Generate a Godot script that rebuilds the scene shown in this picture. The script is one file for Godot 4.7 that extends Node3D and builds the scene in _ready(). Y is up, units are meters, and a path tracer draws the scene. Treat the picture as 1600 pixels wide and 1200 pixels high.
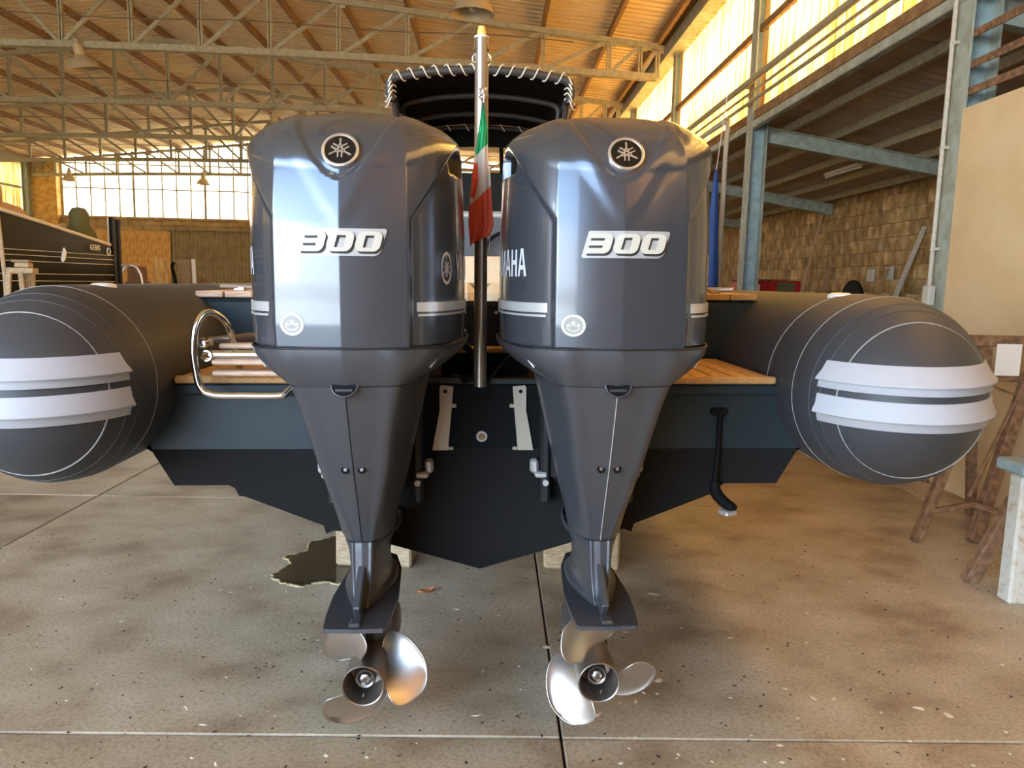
extends Node3D

# ---------------------------------------------------------------- mesh kit
class Mb:
	var v := PackedVector3Array()
	var n := PackedVector3Array()
	var c := PackedColorArray()
	var ix := PackedInt32Array()
	var col := Color.WHITE
	# points are given anticlockwise as seen from outside
	func tri(a: Vector3, b: Vector3, d: Vector3) -> void:
		var m := (b - a).cross(d - a)
		if m.length_squared() < 1e-18:
			return
		m = m.normalized()
		var k := v.size()
		v.append(a); v.append(b); v.append(d)
		for i in 3:
			n.append(m)
			c.append(col)
		ix.append(k); ix.append(k + 2); ix.append(k + 1)
	func quad(a: Vector3, b: Vector3, d: Vector3, e: Vector3) -> void:
		tri(a, b, d)
		tri(a, d, e)
	func face(p: Array, mid: Vector3) -> void:
		var cen := Vector3.ZERO
		for q in p:
			cen += q
		cen /= p.size()
		var m: Vector3 = (p[1] - p[0]).cross(p[2] - p[0])
		var flip := m.dot(cen - mid) < 0.0
		for i in range(1, p.size() - 1):
			if flip:
				tri(p[0], p[i + 1], p[i])
			else:
				tri(p[0], p[i], p[i + 1])
	func box(at: Vector3, size: Vector3, bev := 0.0, b := Basis.IDENTITY) -> Mb:
		var h := size * 0.5
		bev = minf(bev, minf(h.x, minf(h.y, h.z)) * 0.9)
		var q := func(sx, sy, sz, k) -> Vector3:
			var p := Vector3(sx * (h.x - (0.0 if k == 0 else bev)), sy * (h.y - (0.0 if k == 1 else bev)), sz * (h.z - (0.0 if k == 2 else bev)))
			return at + b * p
		for s in [-1, 1]:
			face([q.call(s, -1, -1, 0), q.call(s, 1, -1, 0), q.call(s, 1, 1, 0), q.call(s, -1, 1, 0)], at)
			face([q.call(-1, s, -1, 1), q.call(1, s, -1, 1), q.call(1, s, 1, 1), q.call(-1, s, 1, 1)], at)
			face([q.call(-1, -1, s, 2), q.call(1, -1, s, 2), q.call(1, 1, s, 2), q.call(-1, 1, s, 2)], at)
		if bev > 0.0:
			for s in [-1, 1]:
				for t in [-1, 1]:
					face([q.call(s, t, -1, 0), q.call(s, t, 1, 0), q.call(s, t, 1, 1), q.call(s, t, -1, 1)], at)
					face([q.call(-1, s, t, 1), q.call(1, s, t, 1), q.call(1, s, t, 2), q.call(-1, s, t, 2)], at)
					face([q.call(s, -1, t, 0), q.call(s, 1, t, 0), q.call(s, 1, t, 2), q.call(s, -1, t, 2)], at)
					for u in [-1, 1]:
						face([q.call(s, t, u, 0), q.call(s, t, u, 1), q.call(s, t, u, 2)], at)
		return self
	func bar(a: Vector3, b: Vector3, w: float, h: float, up := Vector3.UP, bev := 0.0) -> Mb:
		var z := (b - a).normalized()
		if absf(z.dot(up)) > 0.98:
			up = Vector3.RIGHT
		var x := up.cross(z).normalized()
		return box((a + b) * 0.5, Vector3(w, h, (b - a).length()), bev, Basis(x, z.cross(x), z))
	# rows of points; smooth; outside is where (along the row) x (to the next row) points
	func grid(p: Array, ring := false, flip := false, loop := false) -> Mb:
		var rows := p.size()
		var cols: int = p[0].size()
		var k := v.size()
		var acc := PackedVector3Array()
		acc.resize(rows * cols)
		var tr := PackedInt32Array()
		for i in (rows if loop else rows - 1):
			for j in (cols if ring else cols - 1):
				var i2 := (i + 1) % rows
				var j2 := (j + 1) % cols
				var a := i * cols + j
				var b := i * cols + j2
				var d := i2 * cols + j2
				var e := i2 * cols + j
				for t in [[a, b, d], [a, d, e]]:
					var A: Vector3 = p[t[0] / cols][t[0] % cols]
					var B: Vector3 = p[t[1] / cols][t[1] % cols]
					var D: Vector3 = p[t[2] / cols][t[2] % cols]
					var m := (B - A).cross(D - A)
					if flip:
						m = -m
					for w in t:
						acc[w] += m
					if flip:
						tr.append(k + t[0]); tr.append(k + t[1]); tr.append(k + t[2])
					else:
						tr.append(k + t[0]); tr.append(k + t[2]); tr.append(k + t[1])
		for i in rows:
			for j in cols:
				v.append(p[i][j])
				n.append(acc[i * cols + j].normalized())
				c.append(col)
		ix.append_array(tr)
		return self
	func tube(path: Array, r, sides := 10, caps := true, loop := false) -> Mb:
		var rings := []
		var m := path.size()
		var ref := Vector3.ZERO
		for i in m:
			var t: Vector3
			if loop:
				t = (path[(i + 1) % m] - path[(i + m - 1) % m]).normalized()
			else:
				t = (path[mini(i + 1, m - 1)] - path[maxi(i - 1, 0)]).normalized()
			if i == 0:
				ref = t.cross(Vector3.UP if absf(t.y) < 0.9 else Vector3.RIGHT).normalized()
			ref = (ref - t * ref.dot(t)).normalized()
			var o := t.cross(ref)
			var rr: float = r[i] if r is Array else r
			var row := PackedVector3Array()
			for j in sides:
				var a := TAU * j / sides
				row.append(path[i] + (ref * cos(a) + o * sin(a)) * rr)
			rings.append(row)
		grid(rings, true, false, loop)
		if caps and not loop:
			for e in [0, m - 1]:
				var row: PackedVector3Array = rings[e]
				var inn: Vector3 = path[1] if e == 0 else path[m - 2]
				for j in sides:
					face([path[e], row[j], row[(j + 1) % sides]], inn)
		return self
	# profile of (radius, height) turned about the y axis of xf
	func lathe(prof: Array, xf := Transform3D.IDENTITY, sides := 24, closed := false) -> Mb:
		var run := [prof[0]]
		var m := prof.size()
		for i in range(1, m):
			run.append(prof[i])
			var sharp := i == m - 1
			if not sharp:
				var d1: Vector2 = (prof[i] - prof[i - 1]).normalized()
				var d2: Vector2 = (prof[i + 1] - prof[i]).normalized()
				sharp = d1.dot(d2) < 0.8
			if sharp:
				var rows := []
				for q in run:
					var row := PackedVector3Array()
					for j in sides:
						var a := TAU * j / sides
						row.append(xf * Vector3(q.x * cos(a), q.y, -q.x * sin(a)))
					rows.append(row)
				grid(rows, true)
				run = [prof[i]]
		return self
	func prism(poly: PackedVector2Array, depth: float, xf := Transform3D.IDENTITY) -> Mb:
		if Geometry2D.is_polygon_clockwise(poly):
			poly = poly.duplicate()
			poly.reverse()
		var t := Geometry2D.triangulate_polygon(poly)
		for i in range(0, t.size(), 3):
			var a := poly[t[i]]
			var b := poly[t[i + 1]]
			var d := poly[t[i + 2]]
			if (b - a).cross(d - a) < 0:
				var s := b
				b = d
				d = s
			tri(xf * Vector3(a.x, a.y, depth), xf * Vector3(b.x, b.y, depth), xf * Vector3(d.x, d.y, depth))
			tri(xf * Vector3(a.x, a.y, 0), xf * Vector3(d.x, d.y, 0), xf * Vector3(b.x, b.y, 0))
		var m := poly.size()
		for i in m:
			var a := poly[i]
			var b := poly[(i + 1) % m]
			quad(xf * Vector3(a.x, a.y, 0), xf * Vector3(b.x, b.y, 0), xf * Vector3(b.x, b.y, depth), xf * Vector3(a.x, a.y, depth))
		return self
	func mesh() -> ArrayMesh:
		var arr := []
		arr.resize(Mesh.ARRAY_MAX)
		arr[Mesh.ARRAY_VERTEX] = v
		arr[Mesh.ARRAY_NORMAL] = n
		arr[Mesh.ARRAY_COLOR] = c
		arr[Mesh.ARRAY_INDEX] = ix
		var am := ArrayMesh.new()
		am.add_surface_from_arrays(Mesh.PRIMITIVE_TRIANGLES, arr)
		return am

# ---------------------------------------------------------------- scene kit
var M := {}
var taken := {}
var rng := RandomNumberGenerator.new()
# the boat stands a little askew on its blocks
var BOAT := Transform3D(Basis(Vector3.UP, deg_to_rad(1.0918)) * Basis(Vector3.BACK, deg_to_rad(0.9903)), Vector3(0.0268, 0, 0))
const ROOF_MID := -8.9
const COL_Z := [-6.25, -11.41, -16.57, -21.73, -26.89, -32.05, -36.3]

func numbered(called: String) -> String:
	if not taken.has(called):
		taken[called] = 0
		return called
	taken[called] += 1
	return "%s_%03d" % [called, taken[called]]

func tag(o: Node, label: String, cat: String, group := "") -> void:
	o.set_meta("label", label)
	o.set_meta("category", cat)
	if group:
		o.set_meta("group", group)

func thing(called: String, label: String, cat: String, xf := Transform3D.IDENTITY, group := "") -> Node3D:
	var o := Node3D.new()
	o.name = numbered(called)
	o.transform = xf
	add_child(o, true)
	tag(o, label, cat, group)
	return o

func part(par: Node3D, called: String, m, mat: Material, xf := Transform3D.IDENTITY, label := "") -> MeshInstance3D:
	var o := MeshInstance3D.new()
	o.name = called
	o.mesh = m.mesh() if m is Mb else m
	o.material_override = mat
	o.transform = xf
	par.add_child(o, true)
	if label:
		o.set_meta("label", label)
	return o

func solo(called: String, m, mat: Material, label: String, cat: String, xf := Transform3D.IDENTITY, group := "") -> MeshInstance3D:
	var o := part(self, numbered(called), m, mat, xf)
	tag(o, label, cat, group)
	return o

func struct(called: String, m = null, mat: Material = null, label := "") -> Node3D:
	var o: Node3D
	if m == null:
		o = Node3D.new()
		o.name = numbered(called)
		add_child(o, true)
	else:
		o = part(self, numbered(called), m, mat)
	o.set_meta("kind", "structure")
	if label:
		o.set_meta("label", label)
	return o

func rgb(r: int, g: int, b: int) -> Color:
	return Color(r / 255.0, g / 255.0, b / 255.0)

func mat(called: String, col: Color, rough := 0.6, metal := 0.0, coat := 0.0) -> StandardMaterial3D:
	var m := StandardMaterial3D.new()
	m.resource_name = called
	m.albedo_color = col
	m.roughness = rough
	m.metallic = metal
	if coat > 0.0:
		m.clearcoat_enabled = true
		m.clearcoat = coat
		m.clearcoat_roughness = 0.05
	M[called] = m
	return m

func noise(seed_: int, freq: float, stops: Array, size := 512, octaves := 5, kind := FastNoiseLite.TYPE_SIMPLEX_SMOOTH) -> NoiseTexture2D:
	var f := FastNoiseLite.new()
	f.seed = seed_
	f.noise_type = kind
	f.frequency = freq
	f.fractal_type = FastNoiseLite.FRACTAL_FBM
	f.fractal_octaves = octaves
	var t := NoiseTexture2D.new()
	t.width = size
	t.height = size
	t.seamless = true
	t.noise = f
	var g := Gradient.new()
	g.offsets = PackedFloat32Array(stops.map(func(s): return s[0]))
	g.colors = PackedColorArray(stops.map(func(s): return s[1]))
	t.color_ramp = g
	return t

# noise colour laid on in world space; span is metres per repeat
func worn(called: String, tex: Texture2D, span: Vector3, rough := 0.7, metal := 0.0, tint := Color.WHITE, world := true) -> StandardMaterial3D:
	var m := mat(called, tint, rough, metal)
	m.albedo_texture = tex
	m.uv1_triplanar = true
	m.uv1_world_triplanar = world
	m.uv1_scale = Vector3(1.0 / span.x, 1.0 / span.y, 1.0 / span.z)
	return m

func add_detail(m: StandardMaterial3D, tex: Texture2D, span: float) -> void:
	m.detail_enabled = true
	m.detail_albedo = tex
	m.detail_blend_mode = BaseMaterial3D.BLEND_MODE_MUL
	m.detail_uv_layer = BaseMaterial3D.DETAIL_UV_2
	m.uv2_triplanar = true
	m.uv2_world_triplanar = true
	m.uv2_scale = Vector3.ONE / span

func smooth(a: float, b: float, x: float) -> float:
	var t := clampf((x - a) / (b - a), 0.0, 1.0)
	return t * t * (3.0 - 2.0 * t)

func spline(pts: Array, steps: int) -> Array:
	var out := []
	for i in pts.size() - 1:
		for k in steps:
			var a = pts[maxi(i - 1, 0)]
			var d = pts[mini(i + 2, pts.size() - 1)]
			out.append(pts[i].cubic_interpolate(pts[i + 1], a, d, float(k) / steps))
	out.append(pts[pts.size() - 1])
	return out

func lerp_table(t: Array, y: float, k: int) -> float:
	for i in t.size() - 1:
		if (y - t[i][0]) * (y - t[i + 1][0]) <= 0.0:
			return lerpf(t[i][k], t[i + 1][k], (y - t[i][0]) / (t[i + 1][0] - t[i][0]))
	return t[0][k] if absf(y - t[0][0]) < absf(y - t[-1][0]) else t[-1][k]

func roof_y(x: float) -> float:
	return 7.93 - 0.105 * absf(x - ROOF_MID)


# ---------------------------------------------------------------- the place
func _ready() -> void:
	rng.seed = 7
	var cam := Camera3D.new()
	cam.name = "camera"
	cam.fov = 53.13
	cam.near = 0.05
	cam.far = 300.0
	cam.transform = Transform3D(Basis(Vector3.UP, deg_to_rad(-1.43)) * Basis(Vector3.RIGHT, deg_to_rad(-7.595)) * Basis(Vector3.BACK, deg_to_rad(1.4)), Vector3(0, 1.55, 0))
	add_child(cam)
	cam.current = true
	var we := WorldEnvironment.new()
	we.name = "world_environment"
	var env := Environment.new()
	env.background_mode = Environment.BG_SKY
	var sky := Sky.new()
	var sm := ProceduralSkyMaterial.new()
	sm.sky_top_color = rgb(150, 188, 232)
	sm.sky_horizon_color = rgb(212, 226, 240)
	sm.sky_curve = 0.12
	sm.ground_bottom_color = rgb(150, 140, 120)
	sm.ground_horizon_color = rgb(205, 200, 188)
	sm.sky_cover = noise(11, 0.006, [[0.0, Color(0, 0, 0, 0)], [0.42, Color(0.05, 0.05, 0.05, 1)], [0.6, Color(0.85, 0.83, 0.8, 1)], [1.0, Color(1, 0.98, 0.95, 1)]], 1024)
	sm.sky_cover_modulate = Color(0.8, 0.8, 0.8, 1)
	sky.sky_material = sm
	env.sky = sky
	env.background_energy_multiplier = 4.2
	env.tonemap_mode = Environment.TONE_MAPPER_LINEAR
	env.tonemap_exposure = 4.2
	env.sdfgi_enabled = true
	env.ssao_enabled = true
	env.ssil_enabled = true
	we.environment = env
	add_child(we)
	var sun := DirectionalLight3D.new()
	sun.name = "sun"
	sun.light_color = rgb(255, 238, 205)
	sun.light_energy = 6.0
	sun.light_angular_distance = 0.5
	sun.shadow_enabled = true
	sun.sky_mode = DirectionalLight3D.SKY_MODE_LIGHT_ONLY
	add_child(sun)
	sun.look_at_from_position(Vector3(20, 18, -20), Vector3.ZERO)
	materials()
	shell()
	side_bay()
	roof()
	boat()
	engines()
	background()
	small_things()

func materials() -> void:
	mat("cowl_paint", rgb(80, 84, 90), 0.26, 0.5, 0.5)
	mat("leg_paint", rgb(78, 80, 84), 0.36, 0.4, 0.25)
	mat("dark_plastic", rgb(22, 22, 23), 0.5)
	mat("badge_silver", rgb(215, 212, 205), 0.25, 0.8)
	mat("badge_black", rgb(12, 12, 13), 0.25)
	mat("cream", rgb(196, 193, 178), 0.5)
	M.cream.metallic_specular = 0.3
	mat("plate_silver", rgb(176, 175, 170), 0.4, 0.2)
	mat("shadow_grey", rgb(44, 43, 41), 0.6)
	mat("decal_white", rgb(196, 197, 200), 0.4)
	mat("stripe_silver", rgb(205, 206, 203), 0.32, 0.5)
	mat("sticker_grey", rgb(150, 150, 146), 0.5)
	mat("steel", rgb(205, 200, 192), 0.34, 0.95)
	mat("steel_dark", rgb(150, 140, 130), 0.42, 0.9)
	mat("chrome", rgb(215, 212, 205), 0.12, 1.0)
	mat("pole_steel", rgb(160, 152, 140), 0.33, 0.75)
	mat("zinc", rgb(190, 188, 182), 0.5, 0.6)
	mat("tube_hypalon", rgb(58, 60, 63), 0.55)
	mat("seam_glue", rgb(150, 148, 142), 0.6)
	mat("strip_white", rgb(176, 178, 182), 0.6)
	M.strip_white.metallic_specular = 0.25
	mat("gelcoat", rgb(40, 50, 53), 0.38, 0.0, 0.0)
	M.gelcoat.metallic_specular = 0.35
	mat("antifoul", rgb(34, 33, 32), 0.9)
	M.antifoul.metallic_specular = 0.15
	mat("plate_metal", rgb(176, 168, 150), 0.55, 0.3)
	mat("black_rubber", rgb(16, 16, 16), 0.7)
	M.black_rubber.metallic_specular = 0.25
	mat("canvas", rgb(26, 22, 20), 0.85)
	M.canvas.metallic_specular = 0.2
	mat("canvas_frame", rgb(62, 58, 54), 0.5)
	mat("rope", rgb(225, 220, 205), 0.8)
	mat("cushion", rgb(225, 210, 178), 0.7)
	mat("console", rgb(78, 84, 86), 0.4)
	mat("flag_green", rgb(40, 165, 105), 0.8)
	mat("flag_white", rgb(228, 220, 205), 0.8)
	mat("flag_red", rgb(228, 92, 66), 0.8)
	for f in ["flag_green", "flag_white", "flag_red"]:
		M[f].backlight_enabled = true
		M[f].backlight = M[f].albedo_color * 0.5
	mat("lamp_amber", rgb(245, 205, 110), 0.2)
	mat("lamp_white", rgb(226, 214, 190), 0.5)
	mat("tin", rgb(186, 168, 132), 0.5, 0.3)
	mat("red_paint", rgb(170, 18, 22), 0.4)
	mat("paper", rgb(232, 226, 214), 0.9)
	mat("blue_tarp", rgb(38, 78, 150), 0.6)
	mat("black_gloss", rgb(24, 24, 18), 0.45, 0.0, 0.0)
	M.black_gloss.metallic_specular = 0.25
	mat("white_gloss", rgb(235, 232, 222), 0.3)
	mat("olive", rgb(96, 92, 50), 0.7)
	mat("puddle", rgb(84, 70, 50), 0.12)
	mat("puddle_rim", rgb(186, 168, 128), 0.7)
	mat("leaf", rgb(188, 122, 74), 0.8)
	mat("fleck_white", rgb(222, 208, 180), 0.8)
	mat("fleck_dark", rgb(58, 48, 38), 0.9)
	mat("cable", rgb(120, 105, 78), 0.6)
	var teak := worn("teak", noise(3, 0.02, [[0.0, rgb(156, 112, 64)], [0.5, rgb(192, 146, 90)], [1.0, rgb(214, 172, 114)]], 256), Vector3(0.05, 0.05, 0.6), 0.6)
	teak.uv1_world_triplanar = false
	worn("pale_teak", noise(4, 0.02, [[0.0, rgb(170, 130, 98)], [0.5, rgb(205, 170, 140)], [1.0, rgb(226, 196, 166)]], 256), Vector3(0.6, 0.05, 0.05), 0.6)
	worn("timber", noise(5, 0.03, [[0.0, rgb(160, 134, 100)], [0.45, rgb(180, 156, 122)], [0.6, rgb(188, 166, 132)], [1.0, rgb(204, 184, 150)]], 256), Vector3(0.5, 0.12, 0.12), 0.85)
	worn("plank_grey", noise(6, 0.03, [[0.0, rgb(120, 96, 66)], [0.5, rgb(158, 132, 98)], [1.0, rgb(186, 160, 124)]], 256), Vector3(0.1, 1.0, 0.1), 0.85)
	worn("plywood", noise(8, 0.015, [[0.0, rgb(168, 118, 52)], [0.5, rgb(200, 152, 78)], [1.0, rgb(216, 176, 104)]], 256), Vector3(0.5, 2.0, 0.5), 0.7)
	worn("rust", noise(9, 0.02, [[0.0, rgb(84, 62, 44)], [0.4, rgb(116, 86, 60)], [0.6, rgb(132, 98, 68)], [1.0, rgb(160, 126, 92)]], 512), Vector3.ONE * 0.7, 0.85)
	worn("old_paint", noise(10, 0.02, [[0.0, rgb(170, 140, 108)], [0.28, rgb(190, 176, 152)], [0.4, rgb(194, 190, 174)], [1.0, rgb(204, 204, 192)]], 512), Vector3.ONE * 0.6, 0.7)
	worn("steel_green", noise(12, 0.015, [[0.0, rgb(142, 144, 122)], [0.4, rgb(152, 158, 142)], [0.6, rgb(160, 170, 156)], [1.0, rgb(176, 184, 172)]], 512), Vector3.ONE * 1.5, 0.6)
	worn("steel_blue", noise(13, 0.015, [[0.0, rgb(134, 146, 138)], [0.35, rgb(144, 164, 164)], [0.6, rgb(150, 176, 180)], [1.0, rgb(172, 190, 190)]], 512), Vector3.ONE * 1.2, 0.6)
	worn("truss_paint", noise(14, 0.02, [[0.0, rgb(150, 138, 104)], [0.5, rgb(164, 156, 124)], [1.0, rgb(176, 170, 142)]], 512), Vector3.ONE * 1.5, 0.7)
	worn("purlin", noise(15, 0.02, [[0.0, rgb(112, 84, 52)], [0.5, rgb(140, 108, 68)], [1.0, rgb(160, 130, 88)]], 512), Vector3.ONE * 1.5, 0.8)
	worn("roof_sheet", noise(16, 0.012, [[0.0, rgb(212, 188, 140)], [0.45, rgb(226, 203, 156)], [0.6, rgb(230, 208, 160)], [1.0, rgb(238, 218, 174)]], 512), Vector3(6.0, 6.0, 3.0), 0.85)
	worn("bay_sheet", noise(17, 0.012, [[0.0, rgb(156, 134, 106)], [0.5, rgb(172, 150, 120)], [1.0, rgb(186, 164, 136)]], 512), Vector3(3, 3, 3), 0.85)
	worn("beige_board", noise(18, 0.006, [[0.0, rgb(208, 180, 134)], [0.5, rgb(218, 192, 146)], [1.0, rgb(224, 202, 160)]], 512), Vector3.ONE * 2.5, 0.85)
	worn("plaster", noise(19, 0.012, [[0.0, rgb(150, 120, 72)], [0.5, rgb(178, 150, 98)], [1.0, rgb(196, 172, 122)]], 512), Vector3.ONE * 3.0, 0.9)
	worn("render_yellow", noise(20, 0.012, [[0.0, rgb(170, 128, 62)], [0.5, rgb(198, 158, 84)], [1.0, rgb(214, 182, 112)]], 512), Vector3.ONE * 2.0, 0.9)
	for k in 3:
		var sh: float = [0.92, 1.0, 1.08][k]
		var tx := noise(21 + k, 0.01, [[0.0, Color(0.50, 0.40, 0.24) * sh], [0.4, Color(0.66, 0.54, 0.34) * sh], [0.6, Color(0.72, 0.60, 0.40) * sh], [0.8, Color(0.78, 0.68, 0.50) * sh], [1.0, Color(0.84, 0.77, 0.62) * sh]], 512)
		worn("block_%d" % k, tx, Vector3(1.6, 2.4, 1.6), 0.9)
	worn("shutter", noise(25, 0.012, [[0.0, rgb(112, 96, 58)], [0.5, rgb(138, 122, 80)], [1.0, rgb(152, 138, 96)]], 512), Vector3.ONE * 3.0, 0.6)
	# concrete: broad tone, then stains and pits
	for k in 3:
		var d: float = [0.0, 0.02, -0.02][k]
		var fl := worn("concrete_%d" % k, noise(31 + k, 0.004, [[0.0, Color(0.60 + d, 0.52 + d, 0.42 + d)], [0.35, Color(0.71 + d, 0.64 + d, 0.54 + d)], [0.5, Color(0.75 + d, 0.69 + d, 0.58 + d)], [0.7, Color(0.78 + d, 0.72 + d, 0.62 + d)], [1.0, Color(0.84 + d, 0.78 + d, 0.68 + d)]], 1024, 6), Vector3(2.6, 2.6, 1.9), 0.55)
		add_detail(fl, noise(35, 0.05, [[0.0, Color(0.76, 0.73, 0.68)], [0.3, Color(0.92, 0.91, 0.89)], [0.5, Color(0.96, 0.96, 0.95)], [0.72, Color(1, 1, 1)], [1.0, Color(1, 1, 1)]], 1024, 6), 1.1)
	mat("yard", rgb(196, 192, 182), 0.7)
	worn("subfloor", noise(36, 0.05, [[0.0, rgb(60, 50, 38)], [1.0, rgb(110, 94, 70)]], 256), Vector3.ONE, 0.9)
	# light comes through these sheets and panes from outside
	var tr := worn("translucent", noise(37, 0.01, [[0.0, Color(0.52, 0.28, 0.08)], [0.36, Color(0.70, 0.48, 0.20)], [0.5, Color(0.78, 0.60, 0.30)], [0.64, Color(0.82, 0.68, 0.40)], [1.0, Color(0.86, 0.78, 0.52)]], 512), Vector3(1.6, 14.0, 1.6), 0.5)
	tr.backlight_enabled = true
	tr.backlight = Color(1, 1, 1)
	var tl := mat("frosted", rgb(255, 240, 196), 0.4)
	tl.backlight_enabled = true
	tl.backlight = Color(1, 1, 1)

func corrugated(at: Vector3, wave: Vector3, along: Vector3, out: Vector3, pitch: float, amp: float, per := 6) -> Mb:
	var m := Mb.new()
	var count := int(round(wave.length() / pitch * per))
	var rows := []
	for i in count + 1:
		var p := at + wave * (float(i) / count) + out * (amp * sin(TAU * i / per))
		rows.append(PackedVector3Array([p, p + along]))
	return m.grid(rows)

# sheet with flat pans and raised ribs; the profile is (share of the pitch, rise)
func ribbed(at: Vector3, wave: Vector3, along: Vector3, out: Vector3, pitch: float, rise: float) -> Mb:
	var m := Mb.new()
	var count := int(round(wave.length() / pitch))
	var step := wave / count
	var prof := [[0.0, 0.0], [0.58, 0.0], [0.66, 1.0], [0.92, 1.0], [1.0, 0.0]]
	for i in count:
		for k in 4:
			var a: Vector3 = at + step * (i + prof[k][0]) + out * (rise * prof[k][1])
			var b: Vector3 = at + step * (i + prof[k + 1][0]) + out * (rise * prof[k + 1][1])
			m.quad(a, b, b + along, a + along)
	return m

func shell() -> void:
	var fl := struct("floor", null, null)
	part(fl, "subfloor", Mb.new().box(Vector3(-7.0, -0.16, -15.9), Vector3(32.0, 0.2, 45.0)), M.subfloor)
	var slab := Mb.new().box(Vector3(0, -0.05, 0), Vector3(2.991, 0.1, 2.811), 0.005).mesh()
	for i in range(-8, 3):
		for k in range(-3, 13):
			var o := part(fl, "slab", slab, M["concrete_%d" % posmod(i * 2 + k * 5, 3)], Transform3D(Basis.IDENTITY, Vector3(0.26 + 3.0 * (i + 0.5), rng.randf_range(-0.0015, 0.0015), -2.45 - 2.82 * (k + 0.5))))
			o.rotation.y = 0.0
	var apron := struct("floor_outside", Mb.new().box(Vector3(-4, -0.2, 36.4), Vector3(70, 0.3, 60)), M.yard)
	apron.name = "floor_yard"
	# back wall: masonry below, glazing above
	var wb := struct("wall_back", null, null)
	part(wb, "masonry", Mb.new().box(Vector3(-8.9, 2.0, -36.85), Vector3(25.6, 4.0, 0.3), 0.01), M.plaster)
	part(wb, "sill", Mb.new().box(Vector3(-8.9, 4.03, -36.7), Vector3(25.2, 0.1, 0.4), 0.01), M.plaster)
	part(wb, "pier", Mb.new().box(Vector3(-20.75, 3.3, -36.55), Vector3(1.3, 6.6, 0.4), 0.02), M.render_yellow)
	part(wb, "header", Mb.new().box(Vector3(-13.2, 3.86, -36.66), Vector3(7.0, 0.22, 0.12), 0.01), M.plaster)
	var dr := struct("door_1", null, null, "grey-brown corrugated steel shutter in the back wall")
	var sh := corrugated(Vector3(-15.25, 0.0, -36.62), Vector3(9.4, 0, 0), Vector3(0, 3.55, 0), Vector3(0, 0, 1), 0.17, 0.03, 6)
	part(dr, "shutter", sh, M.shutter)
	part(dr, "rail", Mb.new().box(Vector3(-10.6, 3.6, -36.6), Vector3(9.6, 0.14, 0.14), 0.01), M.shutter)
	var w1 := struct("window_1", null, null, "wide steel framed window above the masonry of the back wall")
	var bars := Mb.new()
	var x0 := -20.05
	var step := 0.654
	var ys := [4.08, 5.36, 6.46]
	for i in 37:
		var x := x0 + step * i
		var top := roof_y(x) - 0.05
		part(w1, "mullion", Mb.new().box(Vector3(x, (4.08 + top) / 2, -36.75), Vector3(0.1 if i % 5 == 0 else 0.055, top - 4.08, 0.08)), M.truss_paint)
		if i < 36:
			for k in 3:
				var lo: float = ys[k]
				var hi: float = ys[k + 1] if k < 2 else minf(roof_y(x), roof_y(x + step)) - 0.05
				if hi - lo < 0.08:
					continue
				part(w1, "pane", Mb.new().box(Vector3(x + step / 2, (lo + hi) / 2, -36.78), Vector3(step, hi - lo, 0.012)), M.frosted)
	for y in ys:
		part(w1, "transom", Mb.new().box(Vector3(-8.3, y, -36.75), Vector3(23.5, 0.055, 0.07)), M.truss_paint)
	# left wall
	var wl := struct("wall_left", null, null)
	part(wl, "masonry", Mb.new().box(Vector3(-21.75, 2.0, -15.8), Vector3(0.3, 4.0, 42.4), 0.01), M.plaster)
	part(wl, "upper_rail", Mb.new().box(Vector3(-21.75, 6.5, -15.8), Vector3(0.3, 0.35, 42.4), 0.01), M.steel_green)
	part(wl, "girt", Mb.new().box(Vector3(-21.62, 5.25, -15.8), Vector3(0.1, 0.1, 42.4)), M.truss_paint)
	part(wl, "translucent_sheet", corrugated(Vector3(-21.75, 3.95, 5.3), Vector3(0, 0, -42.0), Vector3(0, 2.45, 0), Vector3(1, 0, 0), 0.2, 0.025), M.translucent)
	# right wall: translucent clerestory above the open side bay
	var wr := struct("wall_right", null, null)
	var zs := [5.4] + COL_Z.slice(0, 6) + [-36.8]
	for i in zs.size() - 1:
		part(wr, "translucent_sheet", ribbed(Vector3(3.78, 4.05, zs[i]), Vector3(0, 0, zs[i + 1] - zs[i]), Vector3(0, 2.4, 0), Vector3(-1, 0, 0), 0.24, 0.05), M.translucent)
		part(wr, "girt", Mb.new().bar(Vector3(3.72, 5.2, zs[i]), Vector3(3.72, 5.2, zs[i + 1]), 0.06, 0.1), M.purlin)
	var gb := struct("trim_1", null, null, "grey-green gutter beam under the right eave")
	part(gb, "gutter_beam", Mb.new().box(Vector3(3.62, 6.42, -15.8), Vector3(0.34, 0.3, 42.4), 0.01), M.steel_green)
	part(gb, "lip", Mb.new().box(Vector3(3.44, 6.56, -15.8), Vector3(0.03, 0.1, 42.4)), M.purlin)
	var tb := struct("trim_2", null, null, "rusty channel and angle below the translucent sheets")
	part(tb, "channel", Mb.new().box(Vector3(3.72, 3.99, -15.8), Vector3(0.16, 0.13, 42.4), 0.01), M.purlin)
	part(tb, "angle", Mb.new().box(Vector3(3.66, 3.85, -15.8), Vector3(0.1, 0.1, 42.4), 0.01), M.steel_green)
	# front wall behind the camera with its open doorway to the left
	var wf := struct("wall_front", null, null)
	part(wf, "masonry", Mb.new().box(Vector3(2.95, 4.1, 5.5), Vector3(9.1, 8.2, 0.3)), M.plaster)
	part(wf, "masonry", Mb.new().box(Vector3(-17.6, 4.1, 5.5), Vector3(8.4, 8.2, 0.3)), M.plaster)
	part(wf, "lintel", Mb.new().box(Vector3(-6.7, 7.2, 5.5), Vector3(13.5, 2.0, 0.3)), M.plaster)
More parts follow.
